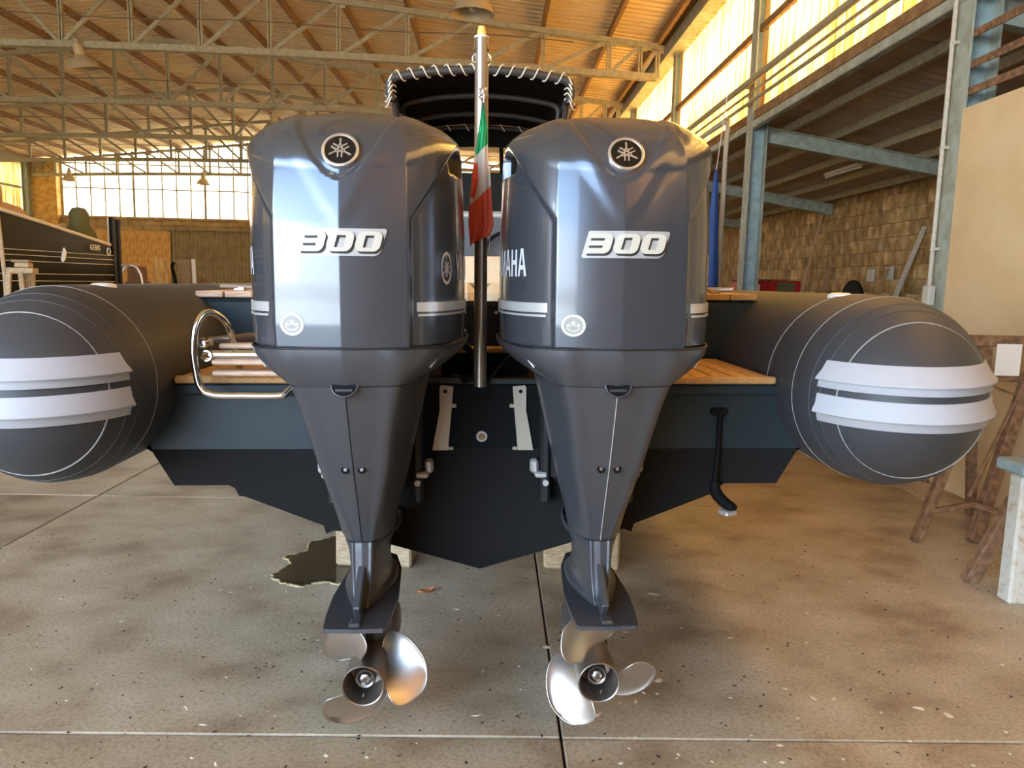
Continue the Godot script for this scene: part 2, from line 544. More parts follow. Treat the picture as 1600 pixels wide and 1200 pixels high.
	# steel columns down the right side
	var where := ["beside the beige board panel, nearest the camera", "standing past the red cabinet, second from the camera", "rising behind the right engine, third from the camera", "fourth from the camera, far down the clerestory", "fifth from the camera, far behind the engines", "sixth from the camera, near the back wall"]
	for i in 6:
		var z: float = COL_Z[i]
		var c := thing("steel_column", "grey-blue H-section steel column " + where[i], "column", Transform3D(Basis.IDENTITY, Vector3(3.74, 0, z)))
		part(c, "flange", Mb.new().box(Vector3(-0.11, 3.15, 0), Vector3(0.02, 6.3, 0.24), 0.003), M.steel_green)
		part(c, "flange", Mb.new().box(Vector3(0.11, 3.15, 0), Vector3(0.02, 6.3, 0.24), 0.003), M.steel_green)
		part(c, "web", Mb.new().box(Vector3(0, 3.15, 0), Vector3(0.2, 6.3, 0.014)), M.steel_blue)
		part(c, "base_plate", Mb.new().box(Vector3(0, 0.012, 0), Vector3(0.4, 0.024, 0.4), 0.003), M.rust)
		part(c, "cap_plate", Mb.new().box(Vector3(-0.02, 6.285, 0), Vector3(0.34, 0.03, 0.34), 0.003), M.steel_green)
	for i in 3:
		var cl := thing("steel_column", "grey-green steel column at the left wall, " + ["in the far corner by the yellow pier", "second from the back corner", "third from the back corner"][i], "column", Transform3D(Basis.IDENTITY, Vector3(-21.35, 0, [-36.2, -31.9, -26.8][i])))
		part(cl, "flange", Mb.new().box(Vector3(-0.12, 3.2, 0), Vector3(0.02, 6.4, 0.26)), M.steel_green)
		part(cl, "flange", Mb.new().box(Vector3(0.12, 3.2, 0), Vector3(0.02, 6.4, 0.26)), M.steel_green)
		part(cl, "web", Mb.new().box(Vector3(0, 3.2, 0), Vector3(0.22, 6.4, 0.014)), M.steel_green)
	# pipes running along the clerestory
	var pp := [[3.5, 4.4, 0.045, "thick grey pipe running along the clerestory, uppermost of three"], [3.56, 4.28, 0.02, "thin grey pipe running along the clerestory, between the thick pipe and the lowest one"], [3.56, 4.15, 0.025, "grey pipe running along the clerestory, lowest of three above the rusty channel"]]
	for p in pp:
		var o := thing("pipe", p[3], "pipe", Transform3D(Basis.IDENTITY, Vector3(p[0], p[1], 0)), "pipes along the clerestory")
		part(o, "tube", Mb.new().tube([Vector3(0, 0, 5.0), Vector3(0, 0, -36.2)], p[2], 12), M.truss_paint)
		for z in COL_Z.slice(0, 6):
			part(o, "clamp", Mb.new().box(Vector3(p[2] + 0.02, 0, z), Vector3(0.05, 0.06, 0.05)), M.truss_paint)
	# conduits on the first two columns
	var d1 := thing("conduit", "cream conduit pipe running down the nearest steel column", "conduit", Transform3D(Basis.IDENTITY, Vector3(3.575, 0, -6.3)))
	part(d1, "tube", Mb.new().tube([Vector3(0, 0.9, 0), Vector3(0, 4.3, 0)], 0.018, 10), M.old_paint)
	part(d1, "junction_box", Mb.new().box(Vector3(0, 1.52, 0), Vector3(0.06, 0.16, 0.1), 0.008), M.cream)
	for y in [1.9, 2.7, 3.5]:
		part(d1, "clip", Mb.new().box(Vector3(0.015, y, 0), Vector3(0.05, 0.025, 0.06)), M.old_paint)
	var d2 := thing("conduit", "pale conduit pipe bending down in front of the second steel column", "conduit", Transform3D(Basis.IDENTITY, Vector3(3.40, 0, -11.75)))
	part(d2, "tube", Mb.new().tube(spline([Vector3(0, 0.0, 0), Vector3(0, 2.6, 0), Vector3(0, 3.7, 0), Vector3(0.03, 3.95, -0.1), Vector3(0.04, 4.03, -0.5), Vector3(0.04, 4.04, -4.0)], 5), 0.035, 10), M.old_paint)
	# plastered board partition and the rusty rails above it
	var bp := struct("wall_partition", null, null, "beige board partition at the right")
	part(bp, "board", Mb.new().box(Vector3(3.62, 1.48, -3.6), Vector3(0.06, 2.96, 5.0), 0.004), M.beige_board)
	for i in 3:
		var y: float = [3.1, 3.3, 3.53][i]
		var r := thing("rusty_rail", "rusty perforated angle rail above the beige partition, " + ["lowest of three", "middle of three", "topmost of three"][i], "rail", Transform3D(Basis.IDENTITY, Vector3(3.65, y, 0)), "rusty rails above the partition")
		part(r, "angle_leg", Mb.new().box(Vector3(0, 0, -3.6), Vector3(0.012, 0.06, 5.1), 0.002), M.rust)
		part(r, "angle_leg", Mb.new().box(Vector3(0.03, 0.028, -3.6), Vector3(0.06, 0.008, 5.1), 0.002), M.rust)

func side_bay() -> void:
	var ws := struct("wall_side", null, null)
	part(ws, "backing", Mb.new().box(Vector3(7.35, 2.0, -15.8), Vector3(0.2, 4.0, 42.6)), M.block_0)
	var variants := []
	for k in 4:
		variants.append(Mb.new().box(Vector3.ZERO, Vector3(0.06 + 0.003 * k, 0.248, 0.500 - 0.003 * k), 0.007).mesh())
	for r in 13:
		var y := 0.125 + 0.252 * r
		var z := -8.2 - (0.25 if r % 2 else 0.0)
		while z > -23.0:
			part(ws, "block", variants[rng.randi() % 4], M["block_%d" % [0, 0, 1, 1, 2][rng.randi() % 5]], Transform3D(Basis.IDENTITY, Vector3(7.235 + rng.randf_range(-0.006, 0.006), y, z)))
			z -= 0.505
	part(ws, "end_wall", Mb.new().box(Vector3(5.5, 2.0, -36.85), Vector3(3.8, 4.0, 0.3)), M.block_0)
	var cs := struct("ceiling_side", null, null)
	var sl := 0.155
	var L := Vector3(3.75, -3.75 * sl, 0)
	part(cs, "sheet", corrugated(Vector3(3.7, 4.06, 5.4), Vector3(0, 0, -42.2), L, Vector3(0, 1, 0), 0.2, 0.022), M.bay_sheet)
	for x in [4.25, 4.9, 5.6, 6.3, 6.95]:
		part(cs, "purlin", Mb.new().bar(Vector3(x, 3.95 - (x - 3.7) * sl, 5.3), Vector3(x, 3.95 - (x - 3.7) * sl, -36.6), 0.06, 0.11), M.truss_paint)
	for i in 6:
		var z: float = COL_Z[i]
		var b := thing("rafter", "green-grey steel rafter of the side bay, " + ["nearest the camera", "the clear one crossing above the red cabinet", "third from the camera", "fourth from the camera", "fifth from the camera", "farthest from the camera"][i], "beam", Transform3D(Basis.IDENTITY, Vector3(3.86, 3.72, z)), "rafters of the side bay")
		part(b, "web", Mb.new().bar(Vector3(0, 0.02, 0), Vector3(3.3, 0.02 - 3.3 * sl, 0), 0.02, 0.2), M.steel_green)
		part(b, "flange", Mb.new().bar(Vector3(0, 0.12, 0), Vector3(3.3, 0.12 - 3.3 * sl, 0), 0.12, 0.015), M.steel_green)
		part(b, "flange", Mb.new().bar(Vector3(0, -0.08, 0), Vector3(3.3, -0.08 - 3.3 * sl, 0), 0.12, 0.015), M.steel_green)
	var t := thing("tube_light", "unlit fluorescent tube fitting under the dark side-bay ceiling", "lamp", Transform3D(Basis.IDENTITY, Vector3(5.6, 3.44, -12.7)))
	part(t, "casing", Mb.new().box(Vector3(0, 0.04, 0), Vector3(0.09, 0.05, 1.25), 0.01), M.old_paint)
	part(t, "tube", Mb.new().tube([Vector3(0, 0, -0.58), Vector3(0, 0, 0.58)], 0.02, 10), M.cream)
	for s in [-1, 1]:
		part(t, "end_cap", Mb.new().box(Vector3(0, 0.005, s * 0.6), Vector3(0.05, 0.06, 0.03), 0.006), M.old_paint)
	# things along the stone wall
	var pl := [
		[Vector3(6.6, 0, -17.2), Vector3(7.12, 3.35, -16.9), 0.09, 0.03, "long pale plank leaning on the block wall behind the red cabinet", "timber"],
		[Vector3(6.7, 0, -16.4), Vector3(7.1, 2.0, -16.3), 0.2, 0.04, "short wide plank leaning beside the long pale plank", "plank_grey"],
		[Vector3(6.6, 0, -13.55), Vector3(7.12, 2.62, -12.85), 0.08, 0.05, "long grey batten leaning on the block wall behind the dark disc", "old_paint"],
		[Vector3(6.75, 0, -12.9), Vector3(7.14, 2.2, -12.4), 0.05, 0.03, "thin brown stick leaning right of the long grey batten", "timber"],
		[Vector3(6.6, 0, -14.1), Vector3(7.1, 1.95, -13.9), 0.06, 0.03, "short narrow lath leaning left of the dark disc", "plank_grey"]]
	for p in pl:
		solo("plank", Mb.new().bar(p[0], p[1], p[2], p[3], Vector3.RIGHT, 0.004), M[p[5]], p[4], "plank", Transform3D.IDENTITY, "")
	for i in 2:
		var s := thing("socket_box", "small cream socket box on the block wall, " + ["left of the pair", "right of the pair"][i], "socket", Transform3D(Basis.IDENTITY, Vector3(7.19, [1.83, 1.86][i], [-14.65, -13.95][i])), "socket boxes on the block wall")
		part(s, "box", Mb.new().box(Vector3(-0.03, 0, 0), Vector3(0.06, 0.24, 0.24), 0.012), M.cream)
		part(s, "cover", Mb.new().box(Vector3(-0.065, 0.03, 0), Vector3(0.014, 0.13, 0.16), 0.004), M.old_paint)
	var dz := thing("saw_disc", "dark grey round disc standing against the block wall behind the tube", "disc", Transform3D(Basis.IDENTITY, Vector3(6.3, 0.0, -13.5)))
	part(dz, "disc", Mb.new().lathe([Vector2(0, 0.03), Vector2(0.42, 0.03), Vector2(0.44, 0.02), Vector2(0.44, -0.02), Vector2(0.42, -0.03), Vector2(0, -0.03)], Transform3D(Basis(Vector3.BACK, PI / 2), Vector3(0, 1.28, 0)), 40), M.black_rubber)
	part(dz, "stand", Mb.new().box(Vector3(0, 0.45, 0), Vector3(0.3, 0.9, 0.6), 0.02), M.black_rubber)
	var rc := thing("red_cabinet", "red metal cabinet with a white paper label beyond the tube", "cabinet", Transform3D(Basis.IDENTITY, Vector3(4.55, 0, -13.0)))
	part(rc, "body", Mb.new().box(Vector3(0, 0.83, 0), Vector3(0.95, 1.66, 0.6), 0.015), M.red_paint)
	part(rc, "frame", Mb.new().box(Vector3(0.25, 1.42, 0.31), Vector3(0.48, 0.5, 0.04), 0.01), M.red_paint)
	part(rc, "screen", Mb.new().box(Vector3(0.25, 1.5, 0.335), Vector3(0.3, 0.28, 0.01), 0.003), M.olive)
	part(rc, "lid", Mb.new().box(Vector3(-0.1, 1.675, 0), Vector3(0.8, 0.03, 0.62), 0.008), M.rust)
	part(rc, "label", Mb.new().box(Vector3(-0.24, 1.53, 0.303), Vector3(0.13, 0.14, 0.006)), M.paper)
	var tp := thing("blue_tarp", "folded blue tarpaulin hanging beside the second steel column", "tarpaulin", Transform3D(Basis.IDENTITY, Vector3(3.2, 0, -11.5)))
	var rows := []
	for i in 25:
		var y := 0.01 + 3.24 * i / 24.0
		var row := PackedVector3Array()
		var w := lerpf(0.14, 0.02, pow(i / 24.0, 2.0))
		for j in 20:
			var a := TAU * j / 20.0
			var q := 1.0 + 0.18 * sin(a * 5.0 + i * 0.15)
			row.append(Vector3(cos(a) * w * q, y, -sin(a) * w * 0.7 * q))
		rows.append(row)
	part(tp, "cloth", Mb.new().grid(rows, true), M.blue_tarp)
	part(tp, "cord", Mb.new().tube([Vector3(0, 3.2, 0), Vector3(0.1, 4.3, 0)], 0.008, 6), M.rope)

func chord_y(x: float) -> float:
	return 5.8 + 0.3 * (1.0 - pow((x - ROOF_MID) / 12.35, 2.0))

func roof() -> void:
	var ce := struct("ceiling", null, null)
	for s in [1, -1]:
		var a := Vector3(ROOF_MID, roof_y(ROOF_MID), 5.6)
		var b := Vector3(ROOF_MID + s * 12.85, roof_y(ROOF_MID + 12.85), 5.6)
		part(ce, "roof_sheet", ribbed(a, Vector3(0, 0, -42.6), b - a, Vector3(0, 1, 0), 0.23, 0.07), M.roof_sheet)
	var nodes := [3.26, 2.9, 2.25, 0.88, -0.5, -1.9, -3.3, -4.7, -6.1, -7.5, -8.9]
	var all := nodes.duplicate()
	for i in range(nodes.size() - 2, -1, -1):
		all.append(2.0 * ROOF_MID - nodes[i])
	for x in all:
		if absf(x - 2.9) < 0.01 or absf(x + 20.7) < 0.01:
			continue
		part(ce, "purlin", Mb.new().bar(Vector3(x, roof_y(x) - 0.11, 5.5), Vector3(x, roof_y(x) - 0.11, -36.7), 0.075, 0.16), M.purlin)
	var lab := ["just out of sight, holding the lamp above the flagpole", "nearest in view, passing behind the flagpole top", "second in view, ending behind the left engine", "third in view, behind the left engine", "fourth in view, close to the back window", "farthest, in front of the back window"]
	var first: Node3D = null
	for i in range(1, 7):
		var z: float = COL_Z[i]
		if first == null:
			first = thing("roof_truss", "", "truss", Transform3D(Basis.IDENTITY, Vector3(0, 0, z)), "steel trusses under the roof")
			var bc := []
			var tc := []
			for x in all:
				bc.append(Vector3(x, chord_y(x), 0))
				tc.append(Vector3(x, roof_y(x) - 0.24, 0))
			var bm := Mb.new()
			var tm := Mb.new()
			for k in all.size() - 1:
				for dz in [-0.045, 0.045]:
					bm.bar(bc[k] + Vector3(0, 0, dz), bc[k + 1] + Vector3(0, 0, dz), 0.075, 0.13, Vector3.UP)
					tm.bar(tc[k] + Vector3(0, 0, dz), tc[k + 1] + Vector3(0, 0, dz), 0.07, 0.11, Vector3.UP)
			part(first, "bottom_chord", bm, M.truss_paint)
			part(first, "top_chord", tm, M.truss_paint)
			for k in all.size():
				var pm := Mb.new()
				for dx in [-0.028, 0.028]:
					pm.bar(bc[k] + Vector3(dx, 0, 0), tc[k] + Vector3(dx, 0, 0), 0.035, 0.07, Vector3.BACK)
				part(first, "post", pm, M.truss_paint)
				part(first, "gusset", Mb.new().box(tc[k] - Vector3(0, 0.04, 0), Vector3(0.26, 0.16, 0.014)), M.truss_paint)
			for k in all.size() - 1:
				var a: Vector3 = bc[k + 1] if all[k] > ROOF_MID + 0.1 else bc[k]
				var b: Vector3 = tc[k] if all[k] > ROOF_MID + 0.1 else tc[k + 1]
				part(first, "diagonal", Mb.new().bar(a, b, 0.075, 0.07, Vector3.BACK), M.truss_paint)
			var wires := []
			for k in 31:
				var x := lerpf(1.5, -21.0, k / 30.0)
				wires.append(Vector3(x, chord_y(x) + 0.55 + 0.03 * sin(k * 0.9), 0.1))
			part(first, "cable", Mb.new().tube(wires, 0.012, 5), M.cable)
			first.set_meta("label", "grey-green steel roof truss, " + lab[0])
		else:
			var c := first.duplicate()
			c.name = numbered("roof_truss")
			add_child(c, true)
			c.position.z = z
			c.set_meta("label", "grey-green steel roof truss, " + lab[i - 1])
	# bell lamps hung from the trusses
	var bell := [Vector2(0.03, 0.34), Vector2(0.09, 0.33), Vector2(0.1, 0.3), Vector2(0.1, 0.14), Vector2(0.13, 0.1), Vector2(0.2, 0.06), Vector2(0.27, -0.03), Vector2(0.3, -0.12), Vector2(0.31, -0.14)]
	var inner := [Vector2(0.3, -0.14), Vector2(0.26, -0.03), Vector2(0.19, 0.04), Vector2(0.1, 0.09), Vector2(0, 0.1)]
	var lt := [[-8.45, 5.74, -16.45, "tin bell lamp hanging under the nearest truss in view, upper left", 0.16], [-6.05, 5.52, -21.6, "tin bell lamp hanging just left of the left engine's top", 0.0], [-19.35, 5.72, -36.1, "small far bell lamp before the left end of the back window", 0.0], [-13.35, 5.72, -36.1, "small far bell lamp before the middle of the back window", 0.0], [-0.4, 5.4, -11.41, "bell lamp at the top edge straight above the flagpole", 0.0]]
	for l in lt:
		var o := thing("bell_lamp", l[3], "lamp", Transform3D(Basis(Vector3.BACK, l[4]) * Basis(Vector3.RIGHT, l[4]), Vector3(l[0], l[1], l[2])), "bell lamps under the trusses")
		part(o, "shade", Mb.new().lathe(bell, Transform3D.IDENTITY, 28).lathe(inner, Transform3D.IDENTITY, 28), M.tin)
		part(o, "socket", Mb.new().lathe([Vector2(0, 0.44), Vector2(0.05, 0.44), Vector2(0.06, 0.36), Vector2(0.06, 0.3)], Transform3D.IDENTITY, 16), M.truss_paint)
		part(o, "hook", Mb.new().tube([Vector3(0, 0.42, 0), Vector3(0.02, 0.5, 0), Vector3(0, 0.56, 0)], 0.014, 6), M.cable)
		part(o, "bulb", Mb.new().lathe([Vector2(0.0, -0.1), Vector2(0.04, -0.09), Vector2(0.06, -0.04), Vector2(0.03, 0.06), Vector2(0, 0.1)], Transform3D.IDENTITY, 14), M.lamp_white)

# ---------------------------------------------------------------- the boat (f = metres ahead of the camera)
func V(x: float, y: float, f: float) -> Vector3:
	return Vector3(x, y, -f)

func arc_r(f: float) -> float:   # radius of the tube end at f
	if f >= 2.66:
		return 0.325
	return 0.325 * pow(maxf(0.0, 1.0 - pow((2.66 - f) / 0.5, 2.3)), 0.55)

func tube_x(f: float) -> float:
	if f < 2.7:
		return 1.335 + 0.065 * smooth(2.1, 2.7, f)
	if f < 8.0:
		return 1.4
	return 1.4 * sqrt(maxf(0.0, 1.0 - pow((f - 8.0) / 3.0, 2.0)))

func hull_half(k: float) -> Array:   # right half of the transom outline, keel to gunwale
	return [Vector2(0, 0.49), Vector2(0.50, 0.636), Vector2(0.535, 0.640), Vector2(0.562, 0.628), Vector2(0.572, 0.66), Vector2(0.848, 0.769), Vector2(0.872, 0.773), Vector2(0.884, 0.80), Vector2(0.905, 0.812), Vector2(1.10, 0.812), Vector2(1.165, 0.925), Vector2(1.2, 1.05), Vector2(1.2, 1.2)]

func section(f: float) -> Array:
	var t := clampf((f - 2.75) / 7.4, 0.0, 1.0)
	var w := sqrt(maxf(0.0, 1.0 - pow(t, 2.6)))
	var out := []
	for p in hull_half(t):
		out.append(Vector2(p.x * w, lerpf(p.y, 1.2, pow(t, 2.2))))
	return out

func boat() -> void:
	var b := thing("inflatable_boat", "large rigid inflatable boat with dark grey tubes and green-grey hull, seen from its stern", "boat", BOAT)
	# hull in two paints
	for low in [true, false]:
		var m := Mb.new()
		var fs := [2.75, 3.6, 4.6, 5.6, 6.6, 7.6, 8.4, 9.2, 9.8, 10.1]
		for s in [-1.0, 1.0]:
			var rows := []
			for f in fs:
				var row := PackedVector3Array()
				for p in section(f):
					var y: float = minf(p.y, 0.95) if low else maxf(p.y, 0.95)
					row.append(V(p.x * s, y, f))
				rows.append(row)
			m.grid(rows, false, s > 0)
		var poly := PackedVector2Array()
		var h := hull_half(0)
		if low:
			for i in range(10, -1, -1):
				poly.append(Vector2(-h[i].x, h[i].y))
			for i in range(1, 11):
				poly.append(h[i])
			poly.append(Vector2(1.172, 0.945))
			poly.append(Vector2(-1.172, 0.945))
		else:
			poly = PackedVector2Array([Vector2(-1.172, 0.945), Vector2(1.172, 0.945), Vector2(1.2, 1.05), Vector2(1.2, 1.165), Vector2(0.62, 1.165), Vector2(0.5, 1.20), Vector2(-0.5, 1.20), Vector2(-0.62, 1.165), Vector2(-1.2, 1.165), Vector2(-1.2, 1.05)])
		m.prism(poly, 0.03, Transform3D(Basis.IDENTITY, V(0, 0, 2.77)))
		part(b, "hull_bottom" if low else "transom", m, M.antifoul if low else M.gelcoat, Transform3D.IDENTITY, "black antifouled hull bottom" if low else "green-grey transom")
	# tubes
	for s in [-1.0, 1.0]:
		var yc := 1.185 if s > 0 else 1.203
		var rows := []
		var fs := []
		for i in 20:
			fs.append(2.16 + 0.5 * (1.0 - cos(PI * 0.5 * i / 19.0)))
		for i in 12:
			fs.append(2.9 + i * 0.45)
		for i in 10:
			fs.append(8.3 + 2.68 * sin(PI * 0.5 * (i + 1) / 10.0))
		for i in fs.size():
			var f: float = fs[i]
			var x: float = tube_x(f) * s
			var y := yc + 0.5 * pow(maxf(0.0, (f - 6.0) / 5.0), 2.0)
			var tx: float = (tube_x(f + 0.02) - tube_x(f - 0.02)) * s
			var t := V(tx, 0, 0.04).normalized() if f > 7.9 else V(0, 0, 1)
			var side := t.cross(Vector3.UP).normalized()
			var r := arc_r(f)
			var row := PackedVector3Array()
			for j in 56:
				var a := TAU * j / 56.0
				row.append(V(x, y, f) + side * (cos(a) * r) + Vector3.UP * (sin(a) * r))
			rows.append(row)
		var tb := part(b, "inflatable_tube", Mb.new().grid(rows, true, true), M.tube_hypalon)
		# glued seams round the tube end
		for q in [[0.246, 0.0, 1.0], [0.281, 0.0, 0.6], [0.2995, 0.0, 0.6], [0.322, 0.0, 1.0], [0.326, 0.16, 1.0]]:
			if q[1] > 0.0 and s < 0:
				continue
			var path := []
			var f0 := 2.2
			while arc_r(f0) < q[0] and f0 < 2.66:
				f0 += 0.004
			f0 += q[1]
			for j in 72:
				var a := TAU * j / 72.0
				var r: float = maxf(arc_r(f0), q[0]) - 0.0012
				path.append(V(tube_x(f0) * s + cos(a) * r, yc + sin(a) * r, f0 - 0.002 + 0.004 * sin(a * 2.0)))
			part(tb, "seam", Mb.new().tube(path, 0.0026, 6, false, true), M.seam_glue if q[2] > 0.9 else M.tube_hypalon)
		# pale rubbing strips wrapped round the end
		for st in [[1.332, 1.272, 1.248], [1.226, 1.166, 1.138]]:
			var srows := []
			for prof in [[st[0], -0.004], [st[0], 0.006], [lerpf(st[0], st[1], 0.5), 0.010], [st[1] + 0.006, 0.024], [st[1], 0.024], [st[1] - 0.003, 0.009], [st[2], 0.009], [st[2], -0.004]]:
				var dy: float = prof[0] - 1.21
				var fmin := 2.16
				while arc_r(fmin) < absf(dy):
					fmin += 0.0005
				var flat := []
				for i in 16:
					flat.append([lerpf(fmin, 2.40, pow(1.0 - i / 16.0, 2.0)), -1.0])
				for i in 40:
					flat.append([fmin + 1.4 * pow(i / 39.0, 2.2), 1.0])
				var pts := []
				for e in flat:
					var lat := sqrt(maxf(0.0, pow(arc_r(e[0]), 2) - dy * dy))
					pts.append(Vector2(tube_x(e[0]) + e[1] * lat, e[0]))
				var row := PackedVector3Array()
				for i in pts.size():
					var tg: Vector2 = pts[mini(i + 1, pts.size() - 1)] - pts[maxi(i - 1, 0)]
					var nrm := Vector2(tg.y, -tg.x).normalized()
					var q: Vector2 = pts[i] + nrm * prof[1]
					row.append(V(q.x * s, prof[0] - 1.21 + yc, q.y))
				srows.append(row)
			part(tb, "rubbing_strip", Mb.new().grid(srows, false, s > 0), M.strip_white)
		part(tb, "valve_cap", Mb.new().lathe([Vector2(0, 0.012), Vector2(0.03, 0.011), Vector2(0.044, 0.004), Vector2(0.046, -0.01)], Transform3D(Basis.IDENTITY, V((1.35 if s > 0 else -1.36), yc + 0.319, 2.85)), 28), M.white_gloss)
	# stern platforms with teak laid fore and aft
	for s in [-1.0, 1.0]:
		part(b, "platform", Mb.new().box(V(s * 0.86, 1.165, 3.07), Vector3(0.66, 0.05, 0.7), 0.012), M.gelcoat)
		var nn := 7
		for i in nn:
			var w := 0.5 / nn
			part(b, "teak_plank", Mb.new().box(V(s * (0.50 + w * (i + 0.5)) + s * 0.06, 1.2, 3.06), Vector3(w - 0.006, 0.022, 0.66), 0.003), M.teak)
		part(b, "platform_edge", Mb.new().box(V(s * 0.81, 1.2, 2.722), Vector3(0.52, 0.026, 0.03), 0.006), M.teak)
		part(b, "gunwale_box", Mb.new().box(V(s * 1.02, 1.32, 3.95), Vector3(0.62, 0.30, 1.1), 0.02), M.gelcoat)
		for i in 4:
			part(b, "teak_cap", Mb.new().box(V(s * (0.80 + 0.125 * i), 1.485, 3.9), Vector3(0.118, 0.028, 1.0), 0.004), M.teak if s > 0 else M.pale_teak)
		part(b, "cleat", Mb.new().bar(V(s * 1.0, 1.515, 3.55), V(s * 1.16, 1.52, 3.5), 0.03, 0.02, Vector3.UP, 0.006).box(V(s * 1.08, 1.508, 3.525), Vector3(0.05, 0.02, 0.03), 0.004), M.steel)
	# engine well, inner bulkhead and things seen between the engines
	part(b, "well_floor", Mb.new().box(V(0, 1.16, 3.1), Vector3(1.1, 0.05, 0.7), 0.01), M.canvas)
	part(b, "bulkhead", Mb.new().box(V(0, 1.235, 3.47), Vector3(1.5, 0.45, 0.06), 0.02), M.canvas)
	part(b, "bulkhead_step", Mb.new().box(V(0.02, 1.285, 2.98), Vector3(0.30, 0.022, 0.05), 0.006), M.teak)
	part(b, "bulkhead_step", Mb.new().box(V(0.02, 1.23, 3.0), Vector3(0.34, 0.10, 0.04), 0.006), M.canvas)
	for q in [[-0.07, 1.41], [-0.07, 1.33], [0.07, 1.41], [0.1, 1.33]]:
		part(b, "screw", Mb.new().lathe([Vector2(0, 0.004), Vector2(0.006, 0.003), Vector2(0.008, 0)], Transform3D(Basis(Vector3.RIGHT, PI / 2), V(q[0], q[1], 3.44)), 10), M.steel)
	part(b, "deck", Mb.new().box(V(0, 1.0, 6.4), Vector3(2.2, 0.06, 6.2), 0.01), M.pale_teak)
	# padded stern bench with cream cushions
	part(b, "bench_back", Mb.new().box(V(0.0, 1.60, 4.2), Vector3(1.3, 0.16, 0.09), 0.02), M.cushion)
	for x in [-0.49, -0.165, 0.16, 0.485]:
		part(b, "bench_cushion", Mb.new().box(V(x, 1.47, 4.05), Vector3(0.3, 0.14, 0.3), 0.05), M.cushion)
	part(b, "bench_base", Mb.new().box(V(0.0, 1.2, 4.12), Vector3(1.34, 0.38, 0.36), 0.02), M.canvas)
	var con := part(b, "console", Mb.new().prism(PackedVector2Array([Vector2(-0.45, 1.03), Vector2(0.45, 1.03), Vector2(0.45, 1.9), Vector2(0.36, 2.02), Vector2(-0.36, 2.02), Vector2(-0.45, 1.9)]), 0.7, Transform3D(Basis.IDENTITY, V(0, 0, 6.6))), M.console)
	part(con, "dash", Mb.new().box(V(0, 2.04, 6.2), Vector3(0.8, 0.06, 0.6), 0.02), M.plate_silver)
	part(con, "wheel", Mb.new().tube(range(28).map(func(j): return V(0.2 + 0.17 * cos(TAU * j / 28.0), 1.75 + 0.16 * sin(TAU * j / 28.0), 5.82)), 0.014, 8, false, true), M.black_rubber)
	part(con, "windscreen", Mb.new().box(V(0, 2.25, 6.5), Vector3(0.8, 0.36, 0.02), 0.006), M.black_gloss)
	# black pad between the engines
	part(b, "transom_pad", Mb.new().box(V(0.006, 1.065, 2.737), Vector3(0.66, 0.236, 0.008), 0.003), M.black_rubber)
	# fittings on the transom
	for s in [-1.0, 1.0]:
		var pl := PackedVector2Array([Vector2(s * 0.106 + 0.01, 1.176), Vector2(s * 0.150 + 0.01, 1.180), Vector2(s * 0.155 + 0.01, 1.172), Vector2(s * 0.155 + 0.01, 1.09), Vector2(s * 0.182 + 0.01, 0.944), Vector2(s * 0.126 + 0.01, 0.944), Vector2(s * 0.113 + 0.01, 1.09)])
		var mp := part(b, "mounting_plate", Mb.new().prism(pl, 0.012, Transform3D(Basis.IDENTITY, V(0, 0, 2.733))), M.plate_metal, Transform3D.IDENTITY, "pale metal mounting plate")
		part(mp, "bolt_hole", Mb.new().lathe([Vector2(0, 0.002), Vector2(0.006, 0.002), Vector2(0.007, 0)], Transform3D(Basis(Vector3.RIGHT, PI / 2), V(s * 0.135 + 0.01, 1.158, 2.721)), 12), M.black_rubber)
		part(mp, "lug", Mb.new().box(V(s * 0.105 + 0.01, 1.105, 2.728), Vector3(0.02, 0.014, 0.012), 0.003), M.plate_metal)
		part(mp, "lug", Mb.new().box(V(s * 0.116 + 0.01, 0.95, 2.727), Vector3(0.02, 0.012, 0.014), 0.003), M.plate_metal)
	var dr := part(b, "drain_ring", Mb.new().lathe([Vector2(0.013, 0.0), Vector2(0.013, 0.010), Vector2(0.019, 0.010), Vector2(0.021, 0.0)], Transform3D(Basis(Vector3.RIGHT, PI / 2), V(0.006, 0.993, 2.733)), 24), M.plate_silver)
	part(dr, "drain_plug", Mb.new().lathe([Vector2(0, 0.004), Vector2(0.013, 0.004)], Transform3D(Basis(Vector3.RIGHT, PI / 2), V(0.006, 0.993, 2.733)), 20), M.rust)
	part(b, "hose", Mb.new().tube(spline([V(-0.16, 1.3, 2.85), V(-0.06, 1.32, 2.75), V(0.0, 1.24, 2.7), V(-0.05, 1.20, 2.72), V(-0.10, 1.19, 2.9)], 8), 0.013, 8), M.black_rubber)
	part(b, "hose", Mb.new().tube(spline([V(0.2, 1.33, 2.85), V(0.1, 1.28, 2.74), V(0.03, 1.2, 2.72), V(-0.02, 1.17, 2.74)], 8), 0.006, 8), M.black_rubber)
	# depth transducer on the right
	var td := part(b, "transducer_arm", Mb.new().box(V(0.868, 1.085, 2.725), Vector3(0.06, 0.026, 0.03), 0.006).tube([V(0.87, 1.085, 2.715), V(0.866, 0.95, 2.71), V(0.855, 0.80, 2.70)], 0.010, 10).tube(spline([V(0.855, 0.83, 2.70), V(0.86, 0.79, 2.69), V(0.88, 0.765, 2.66), V(0.905, 0.75, 2.62)], 4), [0.018, 0.019, 0.02, 0.021, 0.022, 0.022, 0.021, 0.021, 0.02, 0.02, 0.019, 0.018, 0.016], 12), M.black_rubber)
	part(td, "transducer_face", Mb.new().box(V(0.885, 0.735, 2.63), Vector3(0.052, 0.018, 0.05), 0.006, Basis(Vector3.UP, 0.4)), M.zinc)
